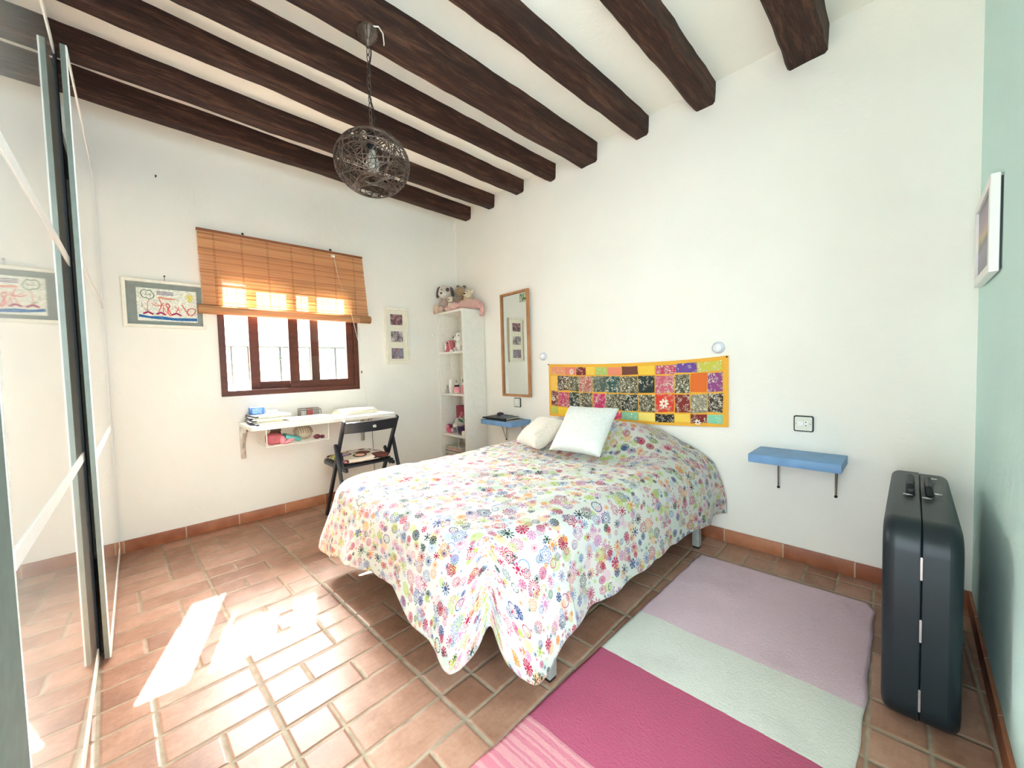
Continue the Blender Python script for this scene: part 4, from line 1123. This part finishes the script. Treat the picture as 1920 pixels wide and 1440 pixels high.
for k, (cx_, cyy, sx, sy, rt, cm, lab) in enumerate(((0.30, -1.93, 0.21, 0.19, 0.05, 'ivory', 'lowest cream notebook with dark spine in the pile on the desk'),
        (0.24, -1.94, 0.20, 0.20, -0.02, 'ivory', 'second notebook from the bottom of the dark-spined pile'),
        (0.25, -1.93, 0.21, 0.20, 0.06, 'palec', 'middle notebook of the dark-spined pile on the desk'),
        (0.20, -1.93, 0.20, 0.20, -0.04, 'ivory', 'fourth notebook up in the dark-spined pile'),
        (0.20, -1.90, 0.22, 0.23, 0.10, 'palec', 'topmost white notebook of the pile under the blue box'))):
    slab('notebook', lab, 'notebook', (cx_, cyy, z), sx, sy, 0.011, rt, cm, 'dark-spined notebooks piled on the desk', 'spine_d'); z += 0.0115
M['bluebox'] = plain('blue_card_box', (72, 120, 190), 0.4)
bb = thing('blue_box', 'small bright blue box standing on the notebook pile', 'box', (0.14, -1.965, z))
bm = B(); box(bm, (0.09, -2.005, z), (0.16, -1.915, z + 0.052), 0.003); obj('carton', bm, 'bluebox', bb)
bm = B(); box(bm, (0.1601, -1.992, z + 0.006), (0.1612, -1.932, z + 0.046)); obj('front_label', bm, plain('light_blue_print', (130, 170, 224), 0.4, var=0.2, sc_=60), bb)
bm = B(); box(bm, (0.165, -1.905, z), (0.195, -1.840, z + 0.026), 0.004); item('white_adapter', bm, 'palec', 'small white plastic block beside the blue box on the notebooks', 'adapter')
slab('laptop_sleeve', 'flat white folder lying in the middle of the desk', 'folder', (0.26, -1.655, DT), 0.26, 0.30, 0.014, 0.05, 'palec', None)
po = thing('pencil_organiser', 'grey metal mesh pencil tray behind the white folder on the desk', 'organiser', (0.07, -1.58, DT))
M['mesh'] = plain('grey_mesh_metal', (140, 134, 128), 0.4, 0.6)
bm = B()
for y in [-1.655 + i * 0.010 for i in range(16)]: 
    tube(bm, [(0.10, y, DT + 0.002), (0.10, y, DT + 0.052)], 0.0012, 4); tube(bm, [(0.03, y, DT + 0.002), (0.03, y, DT + 0.062)], 0.0012, 4)
for (xx, zz) in ((0.10, DT + 0.052), (0.03, DT + 0.062), (0.10, DT + 0.003), (0.03, DT + 0.003)): tube(bm, [(xx, -1.657, zz), (xx, -1.503, zz)], 0.003, 6)
for yy in (-1.657, -1.503): tube(bm, [(0.10, yy, DT + 0.003), (0.10, yy, DT + 0.052), (0.03, yy, DT + 0.062), (0.03, yy, DT + 0.003)], 0.003, 6, closed=True)
obj('tray', bm, 'mesh', po)
bm = B(); box(bm, (0.06, -1.60, DT + 0.004), (0.085, -1.56, DT + 0.058), 0.003); item('red_eraser', bm, plain('coral_red_plastic', (214, 84, 88), 0.5), 'coral red tin standing in the mesh pencil tray', 'tin')
bm = B(); box(bm, (0.05, -1.645, DT + 0.004), (0.085, -1.612, DT + 0.046), 0.003); item('white_pot', bm, 'palec', 'white carton standing in the mesh pencil tray', 'carton')
z = DT
for k, (cx_, cyy, sx, sy, h, rt, cm, lab) in enumerate(((0.24, -1.31, 0.24, 0.26, 0.008, 0.10, 'palec', 'lowest loose white exercise book by the chair end of the desk'), (0.22, -1.27, 0.24, 0.27, 0.016, 0.16, 'ivory', 'thick cream book in the pile by the chair end of the desk'),
        (0.21, -1.27, 0.23, 0.26, 0.009, 0.10, 'palec', 'thin white booklet on the thick cream book'), (0.19, -1.26, 0.21, 0.22, 0.006, 0.5, 'palec', 'topmost crooked white sheet of the pile by the chair'))):
    slab('exercise_book', lab, 'book', (cx_, cyy, z), sx, sy, h, rt, cm, 'pale books piled on the desk by the chair'); z += h + 0.0005

# ------------------------------------------------------------------ folding chair, back towards the bed
ch = thing('folding_chair', 'black wooden folding chair pushed under the desk, back rail towards the bed', 'chair', (0.50, -1.34, 0))
YL, YR = -1.562, -1.162
def bar(bm, p0, p1, w, t, mi=0):
    p0, p1 = Vector(p0), Vector(p1); d = (p1 - p0); L = d.length; d.normalize()
    ya = Vector((0, 1, 0)); za = d.cross(ya).normalized()
    m = Matrix((( *(),),)) if False else Matrix.Identity(4)
    m.col[0] = (*d, 0); m.col[1] = (*ya, 0); m.col[2] = (*za, 0); m.translation = p0
    box(bm, (0, -t / 2, -w / 2), (L, t / 2, w / 2), 0.004, mat=m)
for y in (YL, YR):
    bm = B(); bar(bm, (0.745, y, 0.775), (0.30, y, 0.0), 0.034, 0.020); obj('back_post', bm, 'black', ch)
for y in (YL + 0.026, YR - 0.026):
    bm = B(); bar(bm, (0.515, y, 0.55) if False else (0.565, y + 0.0, 0.52), (0.66, y, 0.40), 0.030, 0.018); obj('seat_strut', bm, 'black', ch)
for y in (YL - 0.021, YR + 0.021):
    bm = B(); bar(bm, (0.615, y, 0.60), (0.70, y, 0.36), 0.030, 0.020); bar(bm, (0.70, y, 0.36), (0.79, y, 0.0), 0.030, 0.020); obj('rear_leg', bm, 'black', ch)
bm = B(); n = 16; rows = []
for i in range(n + 1):
    t = i / n; y = YL + (YR - YL) * t; bow = 0.040 * math.sin(t * PI)
    rows.append([bm.verts.new((x_ + bow, y, z_)) for x_, z_ in ((0.715, 0.685), (0.732, 0.683), (0.752, 0.760), (0.734, 0.763))])
for A, Bq in zip(rows, rows[1:]):
    for k in range(4): bm.faces.new((A[k], A[(k + 1) % 4], Bq[(k + 1) % 4], Bq[k]))
bm.faces.new(rows[0]); bm.faces.new(rows[-1][::-1])
br = obj('back_rail', bm, 'black', ch, bev=0.003)
bm = B(); lathe(bm, [(0.014, 0.0), (0.014, 0.006), (0.010, 0.010), (0.001, 0.011)], (0.782, -1.362, 0.722), 20, rot=Matrix.Rotation(PI / 2 - 0.2, 3, 'Y')); obj('hanging_hole_ring', bm, 'chrome', br)
M['seatm'] = M['black']
bm = B()
for i in range(7): box(bm, (0.26 + i * 0.062, YL + 0.014, 0.425), (0.26 + i * 0.062 + 0.052, YR - 0.014, 0.440), 0.003)
obj('seat', bm, 'black', ch)
bm = B(); box(bm, (0.26, YL + 0.012, 0.400), (0.70, YL + 0.030, 0.425)); obj('seat_rail', bm, 'black', ch)
bm = B(); box(bm, (0.26, YR - 0.030, 0.400), (0.70, YR - 0.012, 0.425)); obj('seat_rail', bm, 'black', ch)
bm = B(); box(bm, (0.745, YL - 0.012, 0.14), (0.760, YR + 0.012, 0.17), 0.003); obj('stretcher', bm, 'black', ch)
def cush_mat():
    m = Mt('pastel_print_cotton', (230, 220, 205), 0.8)
    v = m.coord(); vo = m.voro(v, 9.0, 'F1', '3D', 0.8)
    d = S(m.t, vo.outputs['Distance'])
    cs = m.n('SeparateColor'); m.link(vo.outputs['Color'], cs.inputs[0])
    col = m.ramp(S(m.t, cs.outputs[0]), [(0.0, (246, 196, 168)), (0.22, (190, 160, 214)), (0.4, (190, 214, 130)), (0.55, (110, 52, 40)), (0.7, (244, 236, 226)), (0.85, (222, 120, 130))], True)
    c = m.mix(d < 0.42, (226, 212, 196), col); c = m.mix(((d - 0.45).abs() < 0.05), c, (70, 40, 36)); c = m.mix(d < 0.07, c, (30, 24, 24))
    m.color(c); return m.m
M['cushp'] = cush_mat()
cushion('seat_cushion', 'thin pastel patterned cushion tied on the folding chair seat', 'cushp', (0.485, -1.362, 0.462), (0, 1, 0), (1, 0, 0.03), 0.37, 0.40, 0.065, 0.06)

# ------------------------------------------------------------------ bookcase
bc = thing('bookcase', 'narrow white bookcase in the room corner with soft toys on top', 'bookcase', (0.225, -0.14, 0))
bX0, bX1, bYF, bZT = 0.004, 0.445, -0.28, 1.710
for xx in (bX0, bX1 - 0.022):
    bm = B(); box(bm, (xx, bYF, 0), (xx + 0.022, -0.012, bZT), 0.001); obj('side_panel', bm, 'white_matte', bc)
bm = B(); box(bm, (bX0 + 0.022, bYF, bZT - 0.022), (bX1 - 0.022, -0.012, bZT), 0.001); obj('top_board', bm, 'white_matte', bc)
bm = B(); box(bm, (bX0 + 0.022, -0.018, 0.06), (bX1 - 0.022, -0.012, bZT - 0.022)); obj('back_panel', bm, 'white_matte', bc)
shz = [1.298, 0.868, 0.446, 0.06]
for zt in shz:
    bm = B(); box(bm, (bX0 + 0.022, bYF + 0.002, zt - 0.020), (bX1 - 0.022, -0.018, zt), 0.001); obj('shelf_board', bm, 'white_matte', bc)
bm = B(); box(bm, (bX0 + 0.022, bYF + 0.01, 0.0), (bX1 - 0.022, bYF + 0.022, 0.04)); obj('plinth', bm, 'white_matte', bc)

def soft(name, lab, cat, loc, parts, rotz=0.0, group=None):
    """a soft toy: PARTS = [(part name, colour, [(centre, radii, rotation x/y/z)])] in local metres"""
    t = thing(name, lab, cat, loc, rotz, group)
    for (pn, col, els) in parts:
        bm = B()
        for e in els:
            rot = None
            if len(e) > 2: rot = Matrix.Rotation(e[2][2], 3, 'Z') @ Matrix.Rotation(e[2][1], 3, 'Y') @ Matrix.Rotation(e[2][0], 3, 'X')
            ell(bm, e[0], e[1], rot, 14)
        obj(pn, bm, plush(col) if isinstance(col, tuple) else col, t, local=True, smooth=180)
    return t
zt = bZT
# local -y faces the room
soft('plush_dog', 'big white and taupe plush dog with dark brown ears, feet dangling off the bookcase', 'soft toy', (0.075, -0.20, zt), [
    ('body', (196, 172, 160), [((0, 0, 0.075), (0.065, 0.055, 0.080)), ((-0.055, -0.02, 0.10), (0.022, 0.022, 0.05), (0, 0.3, 0)), ((0.06, -0.02, 0.09), (0.022, 0.022, 0.05), (0, -0.3, 0))]),
    ('head', (230, 216, 200), [((-0.01, -0.02, 0.215), (0.072, 0.062, 0.070))]),
    ('muzzle', (240, 230, 218), [((-0.022, -0.078, 0.188), (0.046, 0.036, 0.036))]),
    ('ear', (92, 74, 72), [((-0.080, -0.02, 0.215), (0.022, 0.030, 0.062), (0, 0.22, 0))]),
    ('ear', (92, 74, 72), [((0.066, -0.02, 0.215), (0.022, 0.030, 0.056), (0, -0.25, 0))]),
    ('eye_patch', (104, 80, 76), [((0.028, -0.068, 0.230), (0.022, 0.014, 0.022))]),
    ('nose', (22, 18, 20), [((-0.028, -0.110, 0.190), (0.013, 0.009, 0.010))]),
    ('eye', (22, 18, 20), [((-0.03, -0.078, 0.232), (0.006, 0.005, 0.006)), ((0.026, -0.080, 0.232), (0.006, 0.005, 0.006))]),
    ('leg', (222, 186, 160), [((-0.099, -0.007, 0.022), (0.036, 0.032, 0.030)), ((-0.141, -0.007, 0.008), (0.030, 0.034, 0.038))]),
    ('leg', (228, 194, 168), [((-0.053, -0.053, 0.035), (0.034, 0.038, 0.032)), ((-0.095, -0.062, 0.042), (0.034, 0.034, 0.042))])], math.radians(42))
soft('plush_puppy', 'tiny white and brown plush puppy tucked against the big plush dog', 'soft toy', (0.185, -0.225, zt), [
    ('body', (206, 180, 164), [((0, 0, 0.05), (0.030, 0.028, 0.052))]),
    ('head', (236, 220, 196), [((-0.004, -0.014, 0.122), (0.030, 0.028, 0.030)), ((-0.008, -0.040, 0.112), (0.016, 0.014, 0.014))]),
    ('nose', (50, 34, 32), [((-0.010, -0.054, 0.116), (0.007, 0.005, 0.006))]),
    ('ear', (150, 118, 96), [((-0.030, 0, 0.126), (0.010, 0.014, 0.022))]), ('ear', (150, 118, 96), [((0.026, 0, 0.126), (0.010, 0.014, 0.022))]),
    ('paw', (228, 206, 186), [((-0.004, -0.042, 0.060), (0.018, 0.014, 0.026))])], math.radians(40))
soft('plush_bear', 'brown plush bear slumped between the big plush dog and the cream puppy', 'soft toy', (0.185, -0.085, zt), [
    ('body', (158, 130, 98), [((0, 0, 0.10), (0.070, 0.060, 0.095))]),
    ('head', (172, 144, 110), [((-0.01, -0.02, 0.215), (0.060, 0.056, 0.055))]),
    ('ear', (150, 118, 88), [((-0.035, -0.01, 0.268), (0.020, 0.012, 0.018))]), ('ear', (150, 118, 88), [((0.030, -0.01, 0.268), (0.020, 0.012, 0.018))]),
    ('arm', (158, 130, 98), [((0.055, -0.05, 0.13), (0.025, 0.030, 0.05), (0.4, -0.5, 0))])], math.radians(60))
soft('plush_puppy', 'cream plush puppy face with black nose resting on the pink soft toy', 'soft toy', (0.345, -0.125, zt + 0.100), [
    ('body', (206, 184, 150), [((-0.01, 0.04, 0.03), (0.05, 0.05, 0.05))]),
    ('head', (236, 218, 184), [((0.0, -0.01, 0.072), (0.042, 0.040, 0.038)), ((-0.012, -0.046, 0.058), (0.024, 0.020, 0.020))]),
    ('nose', (24, 20, 20), [((-0.018, -0.066, 0.060), (0.012, 0.007, 0.008))]),
    ('eye', (24, 20, 20), [((0.006, -0.050, 0.084), (0.005, 0.004, 0.005)), ((-0.020, -0.046, 0.086), (0.005, 0.004, 0.005))]),
    ('ear', (240, 224, 206), [((0.044, 0, 0.090), (0.016, 0.012, 0.024), (0, 0.5, 0))])], math.radians(35))
soft('plush_hippo', 'long dusty pink plush animal lying along the top of the bookcase, one leg dangling', 'soft toy', (0.300, -0.165, zt), [
    ('body', (228, 182, 170), [((0.05, 0.03, 0.060), (0.125, 0.062, 0.060)), ((0.13, 0.03, 0.062), (0.060, 0.055, 0.058))]),
    ('head', (236, 192, 180), [((-0.08, -0.01, 0.048), (0.070, 0.045, 0.042), (0, 0.15, 0)), ((-0.145, -0.03, 0.030), (0.042, 0.034, 0.028))]),
    ('nostril', (170, 104, 100), [((-0.165, -0.060, 0.036), (0.006, 0.004, 0.006)), ((-0.140, -0.063, 0.038), (0.006, 0.004, 0.006))]),
    ('ear', (190, 126, 118), [((-0.04, -0.03, 0.090), (0.014, 0.010, 0.016))]),
    ('leg', (228, 176, 166), [((0.178, 0.0, 0.050), (0.040, 0.036, 0.040)), ((0.206, 0.0, 0.008), (0.024, 0.024, 0.055)), ((0.208, -0.004, -0.045), (0.026, 0.026, 0.028))]),
    ('leg', (222, 170, 160), [((-0.02, -0.05, 0.018), (0.030, 0.024, 0.018))])], math.radians(30))
# upper shelf
z = shz[0]
bm = B(); box(bm, (0.17, -0.16, z), (0.40, -0.03, z + 0.20), 0.004); item('white_carton', bm, 'palec', 'white box standing behind the plush dog on the upper shelf', 'box')
soft('plush_husky', 'white and black plush dog sitting on the upper shelf of the bookcase', 'soft toy', (0.300, -0.205, z), [
    ('body', (240, 234, 222), [((0, 0, 0.060), (0.058, 0.048, 0.062))]), ('head', (240, 234, 224), [((-0.008, -0.014, 0.140), (0.050, 0.046, 0.044)), ((-0.03, -0.052, 0.130), (0.022, 0.018, 0.018))]),
    ('nose', (18, 16, 18), [((-0.042, -0.066, 0.138), (0.010, 0.007, 0.008))]), ('ear', (40, 38, 40), [((-0.046, -0.0, 0.140), (0.012, 0.020, 0.034))]), ('ear', (50, 48, 48), [((0.042, -0.0, 0.160), (0.018, 0.024, 0.034), (0, -0.5, 0))]),
    ('paw', (214, 204, 196), [((0.036, -0.046, 0.028), (0.022, 0.020, 0.028)), ((-0.036, -0.046, 0.022), (0.020, 0.020, 0.022))]), ('eye', (18, 16, 18), [((0.012, -0.056, 0.156), (0.006, 0.004, 0.006)), ((-0.026, -0.054, 0.156), (0.006, 0.004, 0.006))])], math.radians(25))
ow = thing('rose_snow_globe', 'dusky rose dome ornament with a white figure on the upper shelf', 'ornament', (0.120, -0.205, z))
bm = B(); lathe(bm, [(0.050, z), (0.056, z + 0.03), (0.052, z + 0.08), (0.034, z + 0.115), (0.004, z + 0.125)], (0.120, -0.205, 0), 20); obj('dome', bm, 'rose', ow)
bm = B(); ell(bm, (0.112, -0.256, z + 0.045), (0.016, 0.012, 0.030)); ell(bm, (0.110, -0.258, z + 0.082), (0.012, 0.010, 0.013)); obj('white_figure', bm, 'palec', ow)
bm = B(); ell(bm, (0.130, -0.248, z + 0.088), (0.016, 0.008, 0.008)); ell(bm, (0.095, -0.248, z + 0.090), (0.012, 0.008, 0.008)); obj('bow', bm, 'plum', ow)
hp = thing('fairy_light_string', 'thin white string light draped down the open side of the bookcase', 'string light', (0.25, -0.285, 0.3))
bm = B(); tube(bm, [(-0.0 + 0.03, -0.34, 1.485), (0.05, -0.31, 1.497), (0.12, -0.295, 1.49), (0.17, -0.292, 1.46), (0.21, -0.29, 1.40), (0.235, -0.288, 1.32), (0.25, -0.286, 1.285), (0.235, -0.285, 1.22), (0.232, -0.285, 1.14), (0.262, -0.285, 1.04), (0.275, -0.285, 0.90), (0.262, -0.285, 0.84), (0.285, -0.285, 0.72), (0.290, -0.285, 0.60), (0.305, -0.285, 0.50), (0.315, -0.285, 0.42), (0.33, -0.285, 0.30)], 0.0018, 6); obj('wire', bm, 'cable_w', hp)
bm = B(); rbox(bm, (0.224, -0.292, 1.14), (0.240, -0.282, 1.20), 'y', 0.006); rbox(bm, (0.235, -0.296, 1.285), (0.275, -0.283, 1.315), 'y', 0.006); obj('switch_block', bm, 'cable_w', hp)
bm = B(); lathe(bm, [(0.004, 0.014), (0.018, 0.008), (0.020, -0.006), (0.012, -0.012), (0.001, -0.014)], (0.022, -0.345, 1.478), 14); obj('lamp_head', bm, 'cable_w', hp)
# second shelf: bottles
z = shz[1]
M['clearw'] = clear('clear_plastic', (230, 226, 220), 0.2)
def bottle(lab, x, y, prof, mats_, cat='bottle', capz=None):
    t = thing('bottle', lab, cat, (x, y, z), group='toiletries on the second shelf')
    bm = B(); lathe(bm, [(r, z + h) for r, h in prof], (x, y, 0), 18); obj('container', bm, mats_[0], t)
    r, h0, h1 = capz
    bm = B(); lathe(bm, [(r, z + h0), (r, z + h1)], (x, y, 0), 16); obj('cap', bm, mats_[1], t)
bottle('tiny clear bottle with grey cap on the second shelf', 0.085, -0.235, [(0.018, 0), (0.018, 0.035), (0.010, 0.042)], ('clearw', 'mesh'), capz=(0.010, 0.042, 0.085))
bottle('tall white lotion bottle behind the tube on the second shelf', 0.155, -0.17, [(0.020, 0), (0.020, 0.09), (0.010, 0.10)], ('palec', 'clearw'), capz=(0.010, 0.10, 0.135))
tb = thing('cream_tube', 'white flared cream tube standing on its cap on the second shelf', 'tube', (0.125, -0.22, z), group='toiletries on the second shelf')
bm = B(); 
for k, (hw, hd, zz) in enumerate(((0.016, 0.014, 0.02), (0.022, 0.010, 0.08), (0.028, 0.002, 0.145))): pass
vs = [[bm.verts.new((0.125 + a * hw, -0.22 + b_ * hd, z + zz)) for a, b_ in ((-1, -1), (1, -1), (1, 1), (-1, 1))] for hw, hd, zz in ((0.014, 0.013, 0.02), (0.021, 0.010, 0.08), (0.028, 0.002, 0.145))]
for A, Bq in zip(vs, vs[1:]):
    for k in range(4): bm.faces.new((A[k], A[(k + 1) % 4], Bq[(k + 1) % 4], Bq[k]))
bm.faces.new(vs[0][::-1]); bm.faces.new(vs[-1]); obj('tube_body', bm, 'palec', tb)
bm = B(); lathe(bm, [(0.014, z), (0.014, z + 0.02)], (0.125, -0.22, 0), 16); obj('cap', bm, 'white', tb)
bottle('pale pink bottle with black neck on the second shelf', 0.240, -0.225, [(0.034, 0.012), (0.034, 0.066), (0.020, 0.074)], ('pinkp', 'nail'), capz=(0.026, 0.068, 0.088))
bottle('dark capped bottle behind the pale pink one', 0.235, -0.13, [(0.024, 0), (0.024, 0.10), (0.010, 0.11)], ('palec', 'nail'), capz=(0.014, 0.11, 0.145))
bottle('blush pink jar against the bookcase side on the second shelf', 0.325, -0.20, [(0.028, 0), (0.028, 0.08), (0.022, 0.085)], ('pinkp', 'palec'), capz=(0.022, 0.085, 0.11))
bottle('black perfume bottle standing behind the blush pink jar', 0.300, -0.10, [(0.022, 0), (0.022, 0.09), (0.010, 0.10)], ('nail', 'nail'), capz=(0.012, 0.10, 0.14))
# third shelf
z = shz[2]
rb_ = thing('red_gift_box', 'tall dark red box with pale swirls on the third shelf', 'box', (0.24, -0.10, z))
M['redbox'] = plain('dark_red_card', (150, 46, 62), 0.5, var=0.08)
bm = B(); box(bm, (0.11, -0.15, z), (0.37, -0.06, z + 0.285), 0.006); obj('carton', bm, 'redbox', rb_)
bm = B()
for (cx_, cz_, r_) in ((0.205, 0.200, 0.026), (0.20, 0.13, 0.022), (0.175, 0.165, 0.018)): tube(bm, [(cx_ + r_ * (1 - i / 26) * math.cos(i * 0.5), -0.1515, z + cz_ + r_ * (1 - i / 26) * math.sin(i * 0.5)) for i in range(20)], 0.003, 5)
obj('swirl_print', bm, 'pinkp', rb_)
soft('plush_koala', 'grey and white plush with a green leaf leaning in front of the dark red box', 'soft toy', (0.270, -0.215, z), [
    ('body', (70, 50, 84), [((0.0, 0.0, 0.045), (0.062, 0.045, 0.046))]), ('head', (190, 184, 172), [((0.0, -0.01, 0.130), (0.056, 0.045, 0.046)), ((-0.035, -0.03, 0.105), (0.030, 0.026, 0.024))]),
    ('muzzle', (244, 240, 232), [((-0.040, -0.050, 0.094), (0.022, 0.014, 0.018))]), ('leaf', (30, 92, 60), [((0.030, -0.045, 0.150), (0.034, 0.010, 0.014), (0, 0.5, 0))]), ('ear', (160, 152, 140), [((0.045, 0.0, 0.178), (0.020, 0.014, 0.020))])], math.radians(20))
soft('plush_bird', 'small pink plush with dark red cap at the outer edge of the third shelf', 'soft toy', (0.085, -0.225, z), [
    ('body', (226, 100, 128), [((0, 0, 0.032), (0.040, 0.034, 0.032))]), ('hat', (140, 40, 64), [((0, 0.004, 0.070), (0.044, 0.036, 0.026))]), ('face', (240, 150, 168), [((0.006, -0.026, 0.072), (0.024, 0.014, 0.014))]), ('tail', (240, 226, 232), [((0.052, 0, 0.034), (0.014, 0.014, 0.020))])])
bm = B(); lathe(bm, [(0.030, z), (0.031, z + 0.004), (0.031, z + 0.042), (0.026, z + 0.045), (0.004, z + 0.043)], (0.362, -0.235, 0), 20); item('candle', bm, 'ivory', 'cream pillar candle at the inner edge of the third shelf', 'candle')
# bottom shelf: magazines
z = shz[3]
cols = [((210, 170, 150), 'salmon'), ((196, 190, 176), 'stone grey'), ((232, 214, 196), 'beige'), ((150, 140, 126), 'taupe'), ((226, 186, 178), 'blush')]
names = []
zz = z
for k in range(17):
    c_, nm = cols[k % 5]
    mt = plain('magazine_cover_%d' % k, c_, 0.5, var=0.12, sc_=40)
    lay = ('bottom' if k == 0 else '%s' % ['', 'second', 'third', 'fourth', 'fifth', 'sixth', 'seventh', 'eighth', 'ninth', 'tenth', 'eleventh', 'twelfth', 'thirteenth', 'fourteenth', 'fifteenth', 'sixteenth', ''][k] + ' up' if k < 16 else 'topmost')
    slab('magazine', '%s magazine, %s in the pile on the lowest bookcase shelf' % (nm, lay), 'magazine', (0.19 + random.uniform(-0.02, 0.02), -0.155, zz), 0.26, 0.20, 0.0148, random.uniform(-0.08, 0.08), mt, 'magazines on the lowest shelf')
    zz += 0.0151

# ------------------------------------------------------------------ black things on the far blue shelf
z = 0.6362
fo = slab('folder', 'black document folder lying on the blue shelf beside the bookcase', 'folder', (0.845, -0.135, z), 0.33, 0.20, 0.010, -0.12, 'cable_b', None)
slab('tablet_sleeve', 'black tablet sleeve with pale edge on top of the black folder', 'sleeve', (0.80, -0.135, z + 0.0105), 0.30, 0.19, 0.012, 0.10, 'cable_b', None)
bm = B()
for k in range(3): tube(bm, [(0.88 + (0.085 - 0.012 * k) * math.cos(a), -0.13 + (0.055 - 0.008 * k) * math.sin(a), z + 0.028 + 0.005 * k + 0.003 * math.sin(3 * a)) for a in [i * 2 * PI / 24 for i in range(24)]], 0.0032, 6, closed=True)
tube(bm, [(0.80, -0.15, z + 0.028), (0.84, -0.22, z + 0.028), (0.93, -0.235, z + 0.026), (0.96, -0.20, z + 0.028)], 0.0032, 6)
item('coiled_cable', bm, plain('grey_cable', (120, 122, 124), 0.4), 'coiled grey cable lying on the black sleeve', 'cable')
bm = B(); ell(bm, (0.755, -0.10, z + 0.040), (0.040, 0.030, 0.018)); item('pouch', bm, plain('dark_violet_cloth', (44, 36, 56), 0.7), 'small dark violet pouch on the black sleeve beside the coiled cable', 'pouch')
